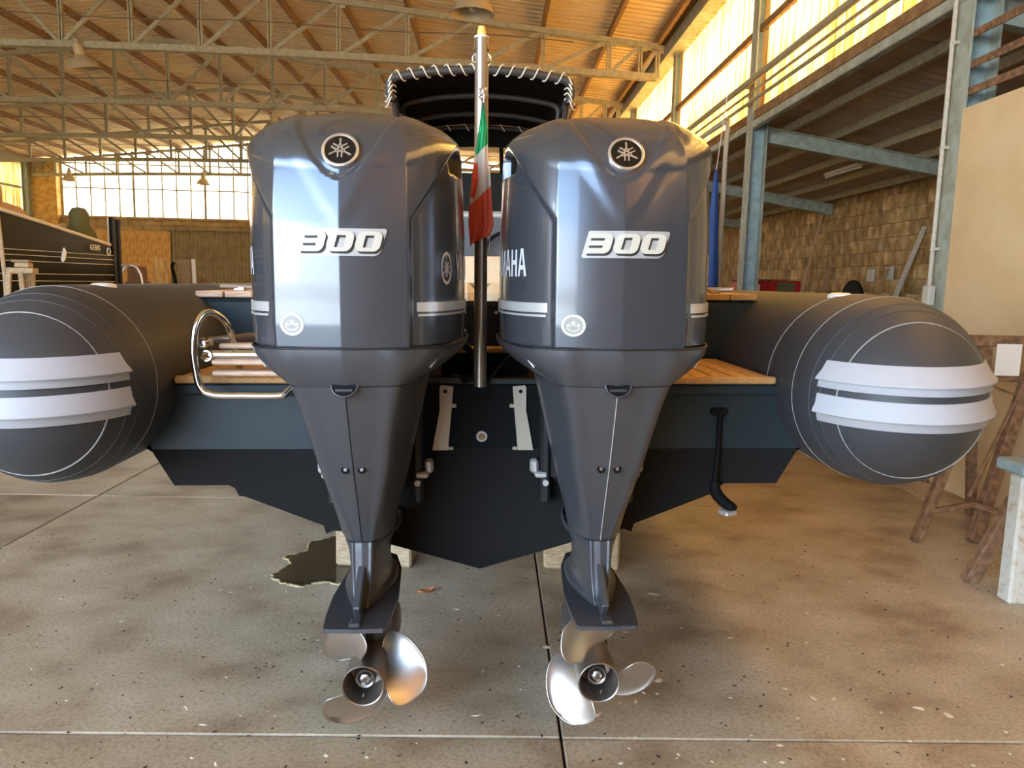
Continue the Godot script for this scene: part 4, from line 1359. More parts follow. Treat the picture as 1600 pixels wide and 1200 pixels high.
func engines() -> void:
	make_section()
	var cowl := cowl_mesh().mesh()
	var e := thing("outboard_engine", "", "outboard engine", BOAT * Transform3D(Basis.IDENTITY, V(-0.370, 0, 2.4)), "pair of outboard engines on the transom")
	var cw := part(e, "cowling", cowl, M.cowl_paint)
	# black throats of the two air intakes
	for s in [-1.0, 1.0]:
		var rows := []
		for i in 6:
			var row := PackedVector3Array()
			for j in 16:
				row.append(on_throat(s * lerpf(0.36, 0.68, j / 15.0), lerpf(1.845, 1.96, i / 5.0)))
			rows.append(row)
		part(e, "air_intake", Mb.new().grid(rows, false, s < 0), M.black_rubber, Transform3D.IDENTITY, "black air intake throat")
	# badge with crossed forks
	var bp := wall(0.0, 1.80)
	var bx := Transform3D(Basis(Vector3.RIGHT, -0.42) * Basis(Vector3.RIGHT, PI / 2), E(0.004, 1.886, 2.086))
	var badge := part(e, "badge", Mb.new().lathe([Vector2(0.049, -0.012), Vector2(0.049, 0.003), Vector2(0.047, 0.0045), Vector2(0.0425, 0.0045), Vector2(0.041, 0.003)], bx, 48), M.badge_silver)
	part(badge, "badge_face", Mb.new().lathe([Vector2(0.0415, 0.003), Vector2(0, 0.0036)], bx, 40), M.badge_black)
	var fm := Mb.new()
	for p in emblem_polys():
		fm.prism(scaled(p, 0.041), 0.002, Transform3D(bx.basis * Basis(Vector3.RIGHT, -PI / 2), bx * Vector3(0, 0.0038, 0)))
	part(badge, "fork_emblem", fm, M.badge_silver)
	# raised numerals on their plate
	var pm := Mb.new()
	decal(pm, slant(round_rect(0, 0, 0.222, 0.071, [0.006, 0.018, 0.008, 0.004]), 0.28), 0.006, 1.648, 0.003, 1.0, 0.004)
	var plate := part(e, "numeral_plate", pm, M.plate_silver)
	var sm := Mb.new()
	var dm := Mb.new()
	var digits := digit_three(-0.0715, 0.064, 0.052) + digit_zero(0.0, 0.066, 0.052) + digit_zero(0.0725, 0.066, 0.052)
	for d in digits:
		decal(sm, slant(shifted(d, Vector2(0.0065, -0.006)), 0.28), 0.005, 1.65, 0.0042, 1.0)
		decal(dm, slant(d, 0.28), 0.005, 1.65, 0.0085, 1.0, 0.004)
	part(plate, "numeral_shadow", sm, M.shadow_grey)
	part(plate, "numerals", dm, M.cream)
	# oval sticker with three stars
	var k1 := Mb.new()
	var k2 := Mb.new()
	var k3 := Mb.new()
	for p in ring_polys(0.026, 0.0335, 0.9):
		decal(k1, p, -0.132, 1.432, 0.0012)
	decal(k2, circle(0.026, 40, Vector2.ZERO, 0.0235), -0.132, 1.432, 0.0010)
	for st in [[0.0, 0.006, 0.0115], [-0.0135, 0.0, 0.0085], [0.0135, 0.0, 0.0085]]:
		var star := PackedVector2Array()
		for i in 10:
			var a := PI / 2 + TAU * i / 10.0
			star.append(Vector2(st[0], st[1]) + Vector2(cos(a), sin(a)) * st[2] * (1.0 if i % 2 == 0 else 0.42))
		decal(k3, star, -0.132, 1.432, 0.0018)
	for i in 16:
		var a := PI * (1.15 + 0.7 * i / 15.0)
		decal(k3, stroke(Vector2(cos(a) * 0.017, sin(a) * 0.013), Vector2(cos(a) * 0.021, sin(a) * 0.017), 0.0026), -0.132, 1.432, 0.0018)
	var sticker := part(e, "oval_sticker", k1, M.cream)
	part(sticker, "sticker_field", k2, M.sticker_grey)
	part(sticker, "stars", k3, M.cream)
	# side lettering, emblems and stripes
	for s in [-1.0, 1.0]:
		var em := Mb.new()
		var esc: float = 0.355 if s > 0 else 0.80
		for p in ring_polys(0.80, 1.0):
			decal(em, scaled(p, 0.046 * 0.82, 0.046), s * esc, 1.585, 0.0016, 1.0)
		for p in emblem_polys():
			decal(em, scaled(p, 0.043 * 0.82, 0.043), s * esc, 1.585, 0.0016, 1.0)
		part(e, "fork_emblem", em, M.decal_white, Transform3D.IDENTITY, "white side emblem")
		# starboard reads from the tail forward, port from the front back
		part(e, "lettering", wrapped_text("YAMAHA", 0.076, 0.80, 0.61 if s > 0 else -0.478, 1.588 if s > 0 else 1.60, 1.0, 0.0016), M.decal_white, Transform3D.IDENTITY, "white brand lettering")
		for q in [[1.478, 0.026, 0.212], [1.456, 0.006, 0.216]]:
			var tmesh := Mb.new()
			var x0: float = q[2]
			var strip := PackedVector2Array([Vector2(x0, -q[1] / 2), Vector2(1.0, -q[1] / 2), Vector2(1.0, q[1] / 2), Vector2(x0, q[1] / 2)])
			if s < 0:
				strip = scaled(strip, -1.0, 1.0)
			decal(tmesh, strip, 0.0, q[0], 0.0035, 1.0, 0.003)
			part(e, "stripe", tmesh, M.stripe_silver)
	# lower pan below the parting line
	var pan := []
	for i in 9:
		var t := i / 8.0
		var y := 1.364 - 0.102 * t
		var k := pow(t, 1.7)
		var pts := []
		var top := [Vector2(0, 2.054), Vector2(0.09, 2.065), Vector2(0.176, 2.08), Vector2(0.27, 2.185), Vector2(0.326, 2.5), Vector2(0.31, 2.72), Vector2(0.2, 2.875), Vector2(0, 2.915)]
		var bot := [Vector2(0, 2.092), Vector2(0.083, 2.103), Vector2(0.150, 2.122), Vector2(0.178, 2.21), Vector2(0.205, 2.47), Vector2(0.19, 2.75), Vector2(0.11, 2.84), Vector2(0, 2.85)]
		for j in 8:
			pts.append(top[j].lerp(bot[j], k))
		pan.append(half_ring(pts, 7, y))
	var pan_part := part(e, "lower_pan", Mb.new().grid(pan, true, true), M.leg_paint)
	for s in [-1.0, 1.0]:
		part(pan_part, "pan_label", Mb.new().box(E(s * 0.227, 1.318, 2.185), Vector3(0.004, 0.03, 0.045), 0.001, Basis(Vector3.UP, s * 0.55) * Basis(Vector3.BACK, -s * 0.75)), M.stripe_silver)
	part(e, "parting_gasket", Mb.new().tube(Array(half_ring([Vector2(0, 2.056), Vector2(0.09, 2.067), Vector2(0.176, 2.082), Vector2(0.27, 2.187), Vector2(0.324, 2.5), Vector2(0.308, 2.72), Vector2(0.2, 2.87), Vector2(0, 2.91)], 7, 1.3665)), 0.0035, 6, false, true), M.dark_plastic)
	# leg
	var legt := [[1.258, .150, .205, 2.094, 2.85], [1.20, .134, .192, 2.118, 2.80], [1.10, .114, .170, 2.160, 2.72], [1.00, .097, .148, 2.207, 2.66], [.90, .075, .124, 2.258, 2.63], [.80, .049, .098, 2.308, 2.61], [.735, .036, .085, 2.338, 2.60]]
	var lr := []
	for i in 34:
		var y := lerpf(1.258, 0.736, i / 33.0)
		lr.append(leg_ring(y, lerp_table(legt, y, 1), lerp_table(legt, y, 2), lerp_table(legt, y, 3), lerp_table(legt, y, 4)))
	part(e, "leg_cover", Mb.new().grid(lr, true, true), M.leg_paint)
	var path := []
	for i in 34:
		var y := lerpf(1.235, 0.738, i / 33.0)
		path.append(E(0.0, y, lerp_table(legt, y, 3) - 0.0004))
	part(e, "centre_seam", Mb.new().tube(path, 0.0016, 6), M.dark_plastic)
	part(e, "pan_gasket", Mb.new().tube(Array(leg_ring(1.26, .1505, .2055, 2.0935, 2.85)), 0.0025, 6, false, true), M.dark_plastic)
	part(e, "gearcase_gasket", Mb.new().tube(Array(leg_ring(0.735, .0365, .0875, 2.3365, 2.70)), 0.003, 6, false, true), M.dark_plastic)
	for s in [-1.0, 1.0]:
		var bolt := part(e, "leg_bolt", Mb.new().lathe([Vector2(0.0115, -0.006), Vector2(0.0115, 0.003), Vector2(0.009, 0.004), Vector2(0.0085, 0.001), Vector2(0.005, 0.0005)], Transform3D(Basis(Vector3.RIGHT, PI / 2 - 0.45), E(s * 0.024, 1.0, 2.209)), 20), M.black_rubber)
		part(bolt, "bolt_head", Mb.new().lathe([Vector2(0.0055, 0.0), Vector2(0.005, 0.0015), Vector2(0.0, 0.0015)], Transform3D(Basis(Vector3.RIGHT, PI / 2 - 0.45), E(s * 0.024, 1.0, 2.209)), 12), M.steel_dark)
	# latch in the middle of the pan's lower edge
	var lm := Mb.new()
	var half := PackedVector2Array()
	for i in 17:
		var a := PI + PI * i / 16.0
		half.append(Vector2(cos(a) * 0.036, sin(a) * 0.034))
	lm.prism(half, 0.014, Transform3D(Basis(Vector3.RIGHT, -0.35), E(0.0, 1.262, 2.105)))
	var latch := part(e, "latch", lm, M.black_rubber)
	part(latch, "latch_rim", Mb.new().tube(Array(half).map(func(p): return Transform3D(Basis(Vector3.RIGHT, -0.35), E(0.0, 1.262, 2.105)) * Vector3(p.x, p.y, 0.014)), 0.0025, 6), M.leg_paint)
	part(latch, "latch_grip", Mb.new().box(E(0.0, 1.252, 2.086), Vector3(0.05, 0.008, 0.012), 0.003), M.leg_paint)
	# gearcase: strut, cavitation plate, bullet and skeg
	var gt := [[.734, .036, .088, 2.335, 2.78], [.72, .036, .100, 2.333, 2.80], [.70, .035, .075, 2.331, 2.76], [.65, .033, .060, 2.326, 2.73], [.60, .030, .058, 2.318, 2.72], [.56, .026, .066, 2.305, 2.73], [.535, .022, .09, 2.28, 2.76], [.52, .018, .05, 2.36, 2.73], [.45, .014, .036, 2.42, 2.70], [.36, .016, .045, 2.46, 2.72], [.30, .02, .06, 2.5, 2.76]]
	var gr := []
	for i in 46:
		var y := lerpf(0.734, 0.30, i / 45.0)
		gr.append(leg_ring(y, lerp_table(gt, y, 1), lerp_table(gt, y, 2), lerp_table(gt, y, 3), lerp_table(gt, y, 4)))
	var gc := part(e, "gearcase", Mb.new().grid(gr, true, true), M.leg_paint)
	part(gc, "bullet", Mb.new().lathe([Vector2(0.0, -0.44), Vector2(0.018, -0.43), Vector2(0.04, -0.40), Vector2(0.062, -0.33), Vector2(0.074, -0.22), Vector2(0.074, -0.10), Vector2(0.068, 0.0), Vector2(0.05, 0.002)], Transform3D(Basis(Vector3.RIGHT, PI / 2), E(0, 0.275, 2.54)), 36), M.leg_paint)
	var pp := PackedVector2Array()
	for p in [Vector2(0.0, 2.155), Vector2(0.084, 2.16), Vector2(0.092, 2.17), Vector2(0.10, 2.25), Vector2(0.106, 2.40), Vector2(0.10, 2.5), Vector2(0.09, 2.65), Vector2(0.06, 2.78), Vector2(0.0, 2.83)]:
		pp.append(Vector2(p.x, 2.4 - p.y))
	var lower := pp.duplicate()
	for i in range(pp.size() - 2, 0, -1):
		lower.append(Vector2(-pp[i].x, pp[i].y))
	part(gc, "cavitation_plate", Mb.new().prism(lower, 0.013, Transform3D(Basis(Vector3.RIGHT, Vector3.BACK, Vector3.DOWN), Vector3(0, 0.533, 0))), M.leg_paint)
	part(gc, "plate_rib", Mb.new().bar(E(0, 0.655, 2.385), E(0, 0.545, 2.225), 0.024, 0.075, Vector3.UP, 0.005).box(E(0, 0.537, 2.19), Vector3(0.036, 0.014, 0.05), 0.006), M.leg_paint)
	part(gc, "skeg", Mb.new().prism(PackedVector2Array([Vector2(2.46, 0.22), Vector2(2.50, 0.09), Vector2(2.54, 0.06), Vector2(2.60, 0.07), Vector2(2.74, 0.22)]), 0.012, Transform3D(Basis(Vector3(0, 0, -1), Vector3.UP, Vector3.RIGHT), Vector3(-0.006, 0, 2.4))), M.leg_paint)
	# clamp bracket on the transom
	var br := part(e, "clamp_bracket", Mb.new().box(E(0, 1.06, 2.69), Vector3(0.26, 0.46, 0.1), 0.03).box(E(-0.15, 1.02, 2.70), Vector3(0.035, 0.52, 0.09), 0.01).box(E(0.15, 1.02, 2.70), Vector3(0.035, 0.52, 0.09), 0.01), M.dark_plastic)
	for s in [-1.0, 1.0]:
		part(br, "trim_anode", Mb.new().box(E(s * 0.188, 0.895, 2.69), Vector3(0.03, 0.05, 0.04), 0.008).box(E(s * 0.165, 0.868, 2.67), Vector3(0.045, 0.022, 0.04), 0.006).tube([E(s * 0.15, 0.842, 2.64), E(s * 0.15, 0.842, 2.70)], 0.011, 12), M.zinc)
	var twin: Node3D = e.duplicate()
	twin.name = numbered("outboard_engine")
	add_child(twin, true)
	twin.transform = BOAT * Transform3D(Basis.IDENTITY, V(0.382, 0, 2.4))
	e.set_meta("label", "dark grey outboard engine left of the flagpole, whose tail catches the bright sky")
	twin.set_meta("label", "dark grey outboard engine right of the flagpole, with a pale seam down its leg")
	(twin.get_node("centre_seam") as MeshInstance3D).material_override = M.stripe_silver
	twin.get_node("centre_seam").set_meta("label", "pale seam down the leg")
	make_propeller(e, 1.0, deg_to_rad(15.0))
	make_propeller(twin, -1.0, deg_to_rad(-24.0))

# ---------------------------------------------------------------- beyond the boat
func background() -> void:
	# moored hull at the left
	var b := thing("motor_yacht", "glossy black hull of another boat standing at the left, with thin white lines", "boat", Transform3D(Basis.IDENTITY, Vector3(-6.0, 0, -12.3)))
	var m := Mb.new()
	var rows := []
	for i in 15:
		var t := i / 14.0      # stern to bow, towards the camera
		var z := 8.6 * t
		var top := 1.95 + 1.03 * t
		var w := 1.0 - 0.95 * pow(t, 3.0)
		var row := PackedVector3Array()
		for q in [[-1.35, 0.35], [-0.35, 0.75], [-0.06, 1.1], [0.0, 1.45], [0.02, 1.6], [0.01, 1.78], [-0.02, -1.0]]:
			var y: float = top if q[1] < 0 else q[1] + 0.25 * t * t * (1.0 if q[1] < 1.0 else 0.2)
			row.append(Vector3(-1.35 + (1.35 + q[0]) * w, y, z))
		rows.append(row)
	m.grid(rows, false, false)
	var mir := []
	for r in rows:
		var row := PackedVector3Array()
		for p in r:
			row.append(Vector3(-2.7 - p.x, p.y, p.z))
		mir.append(row)
	m.grid(mir, false, true)
	var st: PackedVector3Array = rows[0]
	for k in st.size() - 1:
		m.face([st[k], st[k + 1], Vector3(-2.7 - st[k + 1].x, st[k + 1].y, 0), Vector3(-2.7 - st[k].x, st[k].y, 0)], Vector3(-1.35, 1, 3))
	part(b, "hull", m, M.black_gloss)
	var dk := []
	for r in rows:
		var e: Vector3 = r[6]
		dk.append(PackedVector3Array([e - Vector3(0.03, 0.02, 0), Vector3(-2.67 - e.x, e.y - 0.02, e.z)]))
	part(b, "deck", Mb.new().grid(dk), M.pale_teak)
	part(b, "toe_rail", Mb.new().tube(rows.map(func(r): return r[6] + Vector3(0.0, 0.015, 0)), 0.028, 8), M.white_gloss)
	for q in [[1.80, 0.0], [1.735, 0.0], [1.66, 0.0], [1.50, 0.0], [1.40, 0.3]]:
		part(b, "line", Mb.new().tube(range(15).map(func(i): return Vector3(-1.35 + 1.37 * (1.0 - 0.95 * pow(i / 14.0, 3.0)) + 0.002, q[0] + q[1] * 0.1 * i / 14.0, 8.6 * i / 14.0)), 0.005, 6), M.white_gloss)
	part(b, "cabin_cover", Mb.new().prism(PackedVector2Array([Vector2(-7.5, 2.4), Vector2(-1.6, 2.05), Vector2(-1.3, 2.2), Vector2(-1.6, 2.38), Vector2(-2.8, 2.50), Vector2(-7.5, 3.0)]), 1.5, Transform3D(Basis(Vector3(0, 0, -1), Vector3.UP, Vector3.RIGHT), Vector3(-1.9, 0, 0))), M.pale_teak)
	part(b, "deck_gear", Mb.new().lathe([Vector2(0.26, 0), Vector2(0.22, 0.14), Vector2(0.14, 0.26), Vector2(0.14, 0.42), Vector2(0.09, 0.5), Vector2(0, 0.52)], Transform3D(Basis.IDENTITY, Vector3(-0.32, 1.99, 0.3)), 18), M.olive)
	for k in 7:
		part(b, "deck_gear", Mb.new().box(Vector3(-0.25 - 0.05 * (k % 3), 2.02 + 0.024 * k, 0.7 + 0.2 * k), Vector3(0.2, 0.1 + 0.02 * (k % 3), 0.16), 0.03, Basis(Vector3.UP, k * 0.7)), [M.paper, M.pale_teak, M.olive][k % 3])
	part(b, "stay", Mb.new().tube([Vector3(-0.75, 2.05, 1.3), Vector3(-0.3, 2.22, 0.75)], 0.02, 6), M.timber)
	part(b, "fender", Mb.new().tube([Vector3(0.06, 1.86, 1.45), Vector3(0.07, 1.80, 1.46), Vector3(0.07, 1.70, 1.5), Vector3(0.06, 1.67, 1.5)], [0.01, 0.03, 0.03, 0.012], 10), M.white_gloss)
	var tm := TextMesh.new()
	tm.text = "GEMS"
	var sf := SystemFont.new()
	sf.font_names = PackedStringArray(["Droid Sans"])
	sf.font_weight = 700
	tm.font = sf
	tm.font_size = 32
	tm.pixel_size = 0.0035
	tm.depth = 0.004
	part(b, "name_lettering", tm, M.paper, Transform3D(Basis(Vector3.UP, PI / 2), Vector3(0.03, 1.90, 0.55)))
	part(b, "hawse_ring", Mb.new().tube(range(20).map(func(j): return Vector3(0.025, 1.86 + 0.05 * sin(TAU * j / 20.0), 0.14 + 0.05 * cos(TAU * j / 20.0))), 0.009, 6, false, true), M.paper)
	for z in [1.0, 5.0]:
		part(b, "keel_block", Mb.new().box(Vector3(-1.35, 0.18, z), Vector3(1.2, 0.36, 0.4), 0.02), M.timber)
	var ps := thing("boat_stand", "dark steel post stand at the end of the black hull", "stand", Transform3D(Basis.IDENTITY, Vector3(-6.05, 0, -12.45)))
	part(ps, "post", Mb.new().box(Vector3(0, 1.2, 0), Vector3(0.05, 2.4, 0.1), 0.006), M.black_gloss)
	part(ps, "post", Mb.new().box(Vector3(0.1, 1.18, 0.02), Vector3(0.05, 2.36, 0.08), 0.006), M.black_gloss)
	part(ps, "white_edge", Mb.new().box(Vector3(-0.035, 1.9, 0.05), Vector3(0.016, 0.98, 0.02), 0.003), M.white_gloss)
	part(ps, "foot", Mb.new().box(Vector3(0.05, 0.03, 0), Vector3(0.5, 0.06, 0.4), 0.01), M.rust)
	part(ps, "crossbar", Mb.new().box(Vector3(0.14, 1.66, 0), Vector3(0.24, 0.03, 0.03), 0.004), M.steel)
	var pr := thing("prop_pole", "thin wooden prop pole standing before the black hull at the far left", "pole", Transform3D(Basis.IDENTITY, Vector3(-5.55, 0, -8.9)))
	part(pr, "pole", Mb.new().tube([Vector3(0.02, 0, 0), Vector3(0.0, 1.5, 0), Vector3(-0.06, 2.45, 0)], [0.03, 0.022, 0.03], 10), M.timber)
	part(pr, "pad", Mb.new().box(Vector3(-0.06, 2.38, 0), Vector3(0.14, 0.24, 0.12), 0.03), M.timber)
	part(pr, "bracket", Mb.new().box(Vector3(-0.09, 2.1, 0.02), Vector3(0.12, 0.18, 0.1), 0.02), M.rust)
	var sh := thing("sawhorse", "small timber sawhorse carrying offcuts in front of the black hull", "sawhorse", Transform3D(Basis.IDENTITY, Vector3(-5.35, 0, -8.9)))
	for q in [[-0.05, -0.22], [0.05, -0.06], [-0.05, 0.22], [0.05, 0.06]]:
		part(sh, "leg", Mb.new().bar(Vector3(0.12 if q[0] > 0 else -0.12, 0, q[1] * 1.2), Vector3(q[0] * 0.3, 1.52, q[1]), 0.035, 0.05, Vector3.RIGHT, 0.004), M.timber)
	part(sh, "top_beam", Mb.new().box(Vector3(0, 1.54, 0), Vector3(0.3, 0.06, 0.12), 0.006), M.timber)
	part(sh, "offcut", Mb.new().box(Vector3(0.02, 1.60, 0), Vector3(0.16, 0.05, 0.1), 0.008), M.timber)
	part(sh, "offcut", Mb.new().box(Vector3(0.0, 1.645, 0), Vector3(0.2, 0.03, 0.09), 0.008), M.plank_grey)
	# things along the back wall
	var ply := [[-18.52, 1.75, 3.45, 0.0, "plywood sheet leaning on the back wall, left one beside the dark line"], [-16.35, 2.55, 3.45, 0.0, "plywood sheet leaning on the back wall, left edge of the steel shutter"]]
	for p in ply:
		solo("plywood_sheet", Mb.new().box(Vector3(0, p[2] / 2, 0), Vector3(p[1], p[2], 0.04), 0.004, Basis(Vector3.RIGHT, -0.02)), M.plywood, p[4], "plywood", Transform3D(Basis.IDENTITY, Vector3(p[0], 0, -36.45)))
	var bd := [[-8.55, 1.95, 0.42, -20.0, "board leaning upright behind the tube, widest of the group before the shutter", "plywood", 0.0], [-7.95, 1.9, 0.3, -20.0, "narrower upright board right of the widest board", "plank_grey", 0.0], [-7.6, 1.92, 0.09, -19.8, "pale thin batten at the right end of the leaning boards", "white_gloss", 0.03]]
	for p in bd:
		solo("board", Mb.new().box(Vector3(0, p[1] / 2, 0), Vector3(p[2], p[1], 0.04), 0.006, Basis(Vector3.BACK, p[6])), M[p[5]], p[4], "board", Transform3D(Basis.IDENTITY, Vector3(p[0], 0, p[3])), "")
	solo("rubber_hose", Mb.new().tube(spline([Vector3(0.0, 0.0, 0), Vector3(0.0, 1.2, 0), Vector3(-0.04, 1.5, 0), Vector3(-0.08, 1.72, 0), Vector3(-0.03, 1.82, 0)], 5), 0.045, 8), M.black_rubber, "black hose bent over between the leaning boards", "hose", Transform3D(Basis.IDENTITY, Vector3(-8.0, 0, -19.6)))
	for i in 2:
		var hp := spline([Vector3(-0.28, 0, 0), Vector3(-0.26, 1.2, 0), Vector3(-0.16, 1.62, 0), Vector3(0, 1.72, 0), Vector3(0.16, 1.62, 0), Vector3(0.26, 1.2, 0), Vector3(0.28, 0, 0)], 6)
		solo("hoop", Mb.new().tube(hp, 0.028, 8), M.steel, ["steel hoop frame standing left of the leaning boards", "steel hoop frame standing a little behind the first one, beside the rusty drum"][i], "frame", Transform3D(Basis(Vector3.UP, 0.3 * i), Vector3(-9.7 + 0.55 * i, 0, -19.2 - 0.5 * i)))
	var dm := thing("drum", "rusty red drum of workshop gear among the steel hoops", "drum", Transform3D(Basis.IDENTITY, Vector3(-9.45, 0, -20.7)))
	part(dm, "barrel", Mb.new().lathe([Vector2(0.0, 1.72), Vector2(0.2, 1.7), Vector2(0.24, 1.62), Vector2(0.24, 1.3), Vector2(0.2, 1.25)], Transform3D.IDENTITY, 20), M.rust)
	part(dm, "base", Mb.new().box(Vector3(0, 0.65, 0), Vector3(0.5, 1.3, 0.5), 0.03), M.rust)
	var lad := thing("step_ladder", "wooden step ladder standing before the plywood sheets", "ladder", Transform3D(Basis.IDENTITY, Vector3(-10.6, 0, -20.5)))
	for s in [-1.0, 1.0]:
		part(lad, "stile", Mb.new().bar(Vector3(s * 0.34, 0, 0.1), Vector3(s * 0.10 + 0.12, 2.35, 0), 0.05, 0.07, Vector3.RIGHT, 0.005), M.timber)
		part(lad, "back_leg", Mb.new().bar(Vector3(s * 0.36, 0, -0.7), Vector3(s * 0.10 + 0.12, 2.3, -0.05), 0.04, 0.05, Vector3.RIGHT, 0.005), M.timber)
	for k in 8:
		var t := (k + 0.7) / 8.4
		part(lad, "step", Mb.new().box(Vector3(0.12 * t, 2.35 * t, 0.1 * (1.0 - t)), Vector3(0.68 - 0.48 * t, 0.035, 0.12), 0.004), M.timber)
	var ob := thing("junk_heap", "small heap of rusty and pale offcuts in front of the shutter", "offcuts", Transform3D(Basis.IDENTITY, Vector3(-7.15, 0, -19.5)))
	part(ob, "crate", Mb.new().box(Vector3(0, 0.6, 0), Vector3(0.6, 1.2, 0.5), 0.02), M.timber)
	part(ob, "rag", Mb.new().lathe([Vector2(0.16, 1.2), Vector2(0.15, 1.3), Vector2(0.08, 1.42), Vector2(0.0, 1.45)], Transform3D(Basis.IDENTITY, Vector3(-0.12, 0, 0)), 9), M.rust)
	part(ob, "rag", Mb.new().lathe([Vector2(0.16, 1.2), Vector2(0.14, 1.26), Vector2(0.07, 1.33), Vector2(0.0, 1.34)], Transform3D(Basis.IDENTITY, Vector3(0.14, 0, 0)), 9), M.paper)

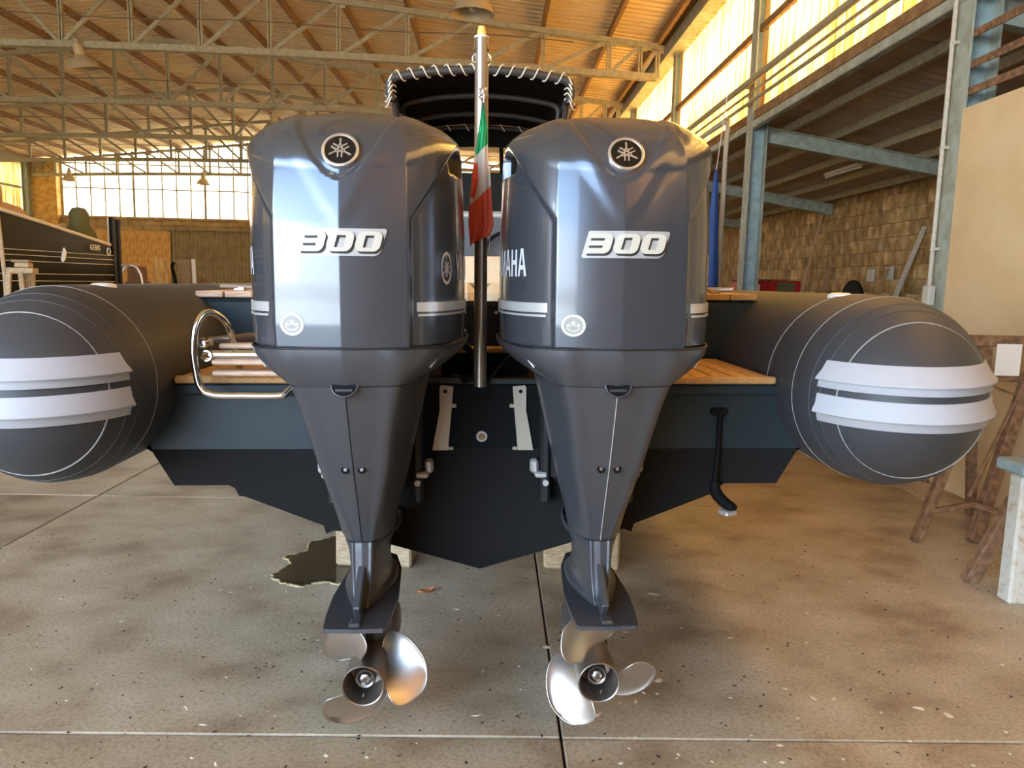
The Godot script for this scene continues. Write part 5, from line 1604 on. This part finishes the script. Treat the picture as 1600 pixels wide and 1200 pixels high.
# ---------------------------------------------------------------- right foreground and the floor
func small_things() -> void:
	var t := thing("trestle", "tall rusty steel trestle with a sheet of paper stuck under its top bar", "trestle", Transform3D(Basis.IDENTITY, Vector3(3.05, 0, -4.6)))
	var R: Material = M.rust
	part(t, "top_bar", Mb.new().box(Vector3(0.25, 1.25, -0.2), Vector3(0.9, 0.07, 0.08), 0.008), R)
	part(t, "top_bar", Mb.new().box(Vector3(0.25, 1.02, -0.2), Vector3(0.9, 0.05, 0.07), 0.008), R)
	part(t, "upright", Mb.new().box(Vector3(0.06, 1.13, -0.2), Vector3(0.09, 0.22, 0.06), 0.006), R)
	part(t, "upright", Mb.new().box(Vector3(0.42, 1.13, -0.2), Vector3(0.13, 0.22, 0.06), 0.006), R)
	part(t, "front_leg", Mb.new().bar(Vector3(-0.385, 0, 0.02), Vector3(0.06, 1.04, -0.18), 0.06, 0.06, Vector3.BACK, 0.006), R)
	part(t, "front_leg", Mb.new().bar(Vector3(-0.02, 0, 0.02), Vector3(0.36, 1.04, -0.18), 0.075, 0.06, Vector3.BACK, 0.006), R)
	part(t, "rear_leg", Mb.new().bar(Vector3(0.32, 0, -0.55), Vector3(0.02, 1.04, -0.22), 0.06, 0.05, Vector3.BACK, 0.006), R)
	part(t, "brace", Mb.new().tube([Vector3(-0.05, 0.28, -0.02), Vector3(0.33, 1.02, -0.16)], 0.013, 8), R)
	part(t, "brace", Mb.new().tube(spline([Vector3(0.08, 0.99, -0.17), Vector3(0.25, 0.92, -0.14), Vector3(0.5, 0.90, -0.14)], 6), 0.008, 6), R)
	part(t, "foot_rail", Mb.new().bar(Vector3(-0.28, 0.19, 0.0), Vector3(-0.02, 0.24, 0.0), 0.035, 0.035, Vector3.UP, 0.005), R)
	part(t, "foot_rail", Mb.new().bar(Vector3(-0.02, 0.24, 0.0), Vector3(0.42, 0.13, 0.35), 0.045, 0.035, Vector3.UP, 0.005), R)
	part(t, "paper_sheet", Mb.new().box(Vector3(0.20, 1.135, -0.16), Vector3(0.16, 0.20, 0.004)), M.paper)
	var w := thing("white_trestle", "short trestle with chipped white paint at the right edge", "trestle", Transform3D(Basis.IDENTITY, Vector3(2.66, 0, -3.67)))
	part(w, "leg", Mb.new().box(Vector3(0, 0.33, 0), Vector3(0.10, 0.66, 0.10), 0.012), M.old_paint)
	part(w, "cap", Mb.new().box(Vector3(0.25, 0.69, -0.04), Vector3(0.62, 0.06, 0.22), 0.01), M.steel_blue)
	part(w, "leg", Mb.new().box(Vector3(0.5, 0.33, 0), Vector3(0.10, 0.66, 0.10), 0.012), M.old_paint)
	part(w, "rail", Mb.new().bar(Vector3(0.0, 0.17, 0.02), Vector3(0.5, 0.12, 0.06), 0.05, 0.08, Vector3.UP, 0.008), M.old_paint)
	part(w, "back_leg", Mb.new().bar(Vector3(-0.06, 0, -0.26), Vector3(0.12, 0.68, -0.1), 0.08, 0.06, Vector3.BACK, 0.006), M.rust)
	# wet patch with its dried rim
	var pd := thing("puddle", "dark wet patch with a dried pale rim on the concrete by the left block stack", "puddle")
	var o := [Vector2(-1.14, -3.86), Vector2(-1.08, -4.02), Vector2(-1.13, -4.14), Vector2(-1.04, -4.24), Vector2(-1.06, -4.36), Vector2(-0.97, -4.47), Vector2(-0.88, -4.52), Vector2(-0.76, -4.5), Vector2(-0.70, -4.3), Vector2(-0.66, -4.05), Vector2(-0.68, -3.86), Vector2(-0.74, -3.76), Vector2(-0.85, -3.78), Vector2(-0.95, -3.72), Vector2(-1.06, -3.77)]
	o.append(o[0])
	var edge := []
	for p in spline(o, 8):
		edge.append(p + Vector2(rng.randf_range(-0.012, 0.012), rng.randf_range(-0.012, 0.012)))
	edge.remove_at(edge.size() - 1)
	var poly := PackedVector2Array()
	for p in edge:
		poly.append(Vector2(p.x, -p.y))
	part(pd, "water", Mb.new().prism(poly, 0.003, Transform3D(Basis(Vector3.RIGHT, -PI / 2), Vector3.ZERO)), M.puddle)
	var rim := []
	for p in edge:
		rim.append(Vector3(p.x, 0.0015, p.y))
	var rr := []
	for i in rim.size():
		rr.append((0.003 + 0.006 * absf(sin(i * 0.37))) * (1.0 if rim[i].x < -0.92 or rim[i].z > -3.8 else 0.15))
	part(pd, "rim", Mb.new().tube(rim, rr, 5, false, true), M.puddle_rim)
	var lf := thing("dry_leaf", "small curled brown leaf on the floor between the two legs", "leaf", Transform3D(Basis(Vector3.UP, 0.5), Vector3(-0.31, 0.004, -3.66)))
	var lr := []
	for i in 7:
		var u := i / 6.0
		var ww := 0.022 * sin(PI * clampf(u, 0.05, 0.95))
		lr.append(PackedVector3Array([Vector3(u * 0.09 - 0.045, 0.012 * pow(u * 2 - 1, 2) + 0.014, -ww), Vector3(u * 0.09 - 0.045, 0.010 * pow(u * 2 - 1, 2), 0), Vector3(u * 0.09 - 0.045, 0.012 * pow(u * 2 - 1, 2) + 0.014, ww)]))
	part(lf, "blade", Mb.new().grid(lr), M.leaf)
	part(lf, "stalk", Mb.new().tube([Vector3(0.045, 0.01, 0), Vector3(0.07, 0.014, 0.008)], 0.0012, 5), M.leaf)
	# paint flecks and grit on the slabs, too many to count
	for kind in 2:
		var m := Mb.new()
		for i in [230, 520][kind]:
			var z := -rng.randf_range(1.9, 4.6)
			var x := rng.randf_range(-1.0, 1.0) * -z * 0.75
			var r := rng.randf_range(0.002, [0.010, 0.006][kind])
			if kind == 0 and rng.randf() < 0.08:
				r *= 2.0
			var k := 6
			var a0 := rng.randf() * TAU
			var st := rng.randf_range(1.0, 2.4)
			var c := Vector3(x, 0.0022, z)
			var ring := []
			for j in k:
				var a := TAU * j / k
				var q := Vector2(cos(a) * st, sin(a)) * r * rng.randf_range(0.6, 1.2)
				q = q.rotated(a0)
				ring.append(c + Vector3(q.x, -0.002, q.y))
			for j in k:
				m.face([c + Vector3(0, r * 0.15, 0), ring[j], ring[(j + 1) % k]], c - Vector3(0, 1, 0))
		var g := solo(["paint_flecks", "grit"][kind], m, [M.fleck_white, M.fleck_dark][kind], ["pale paint flecks spattered over the concrete slabs", "dark grit scattered over the concrete slabs"][kind], ["paint flecks", "grit"][kind])
		g.set_meta("kind", "stuff")
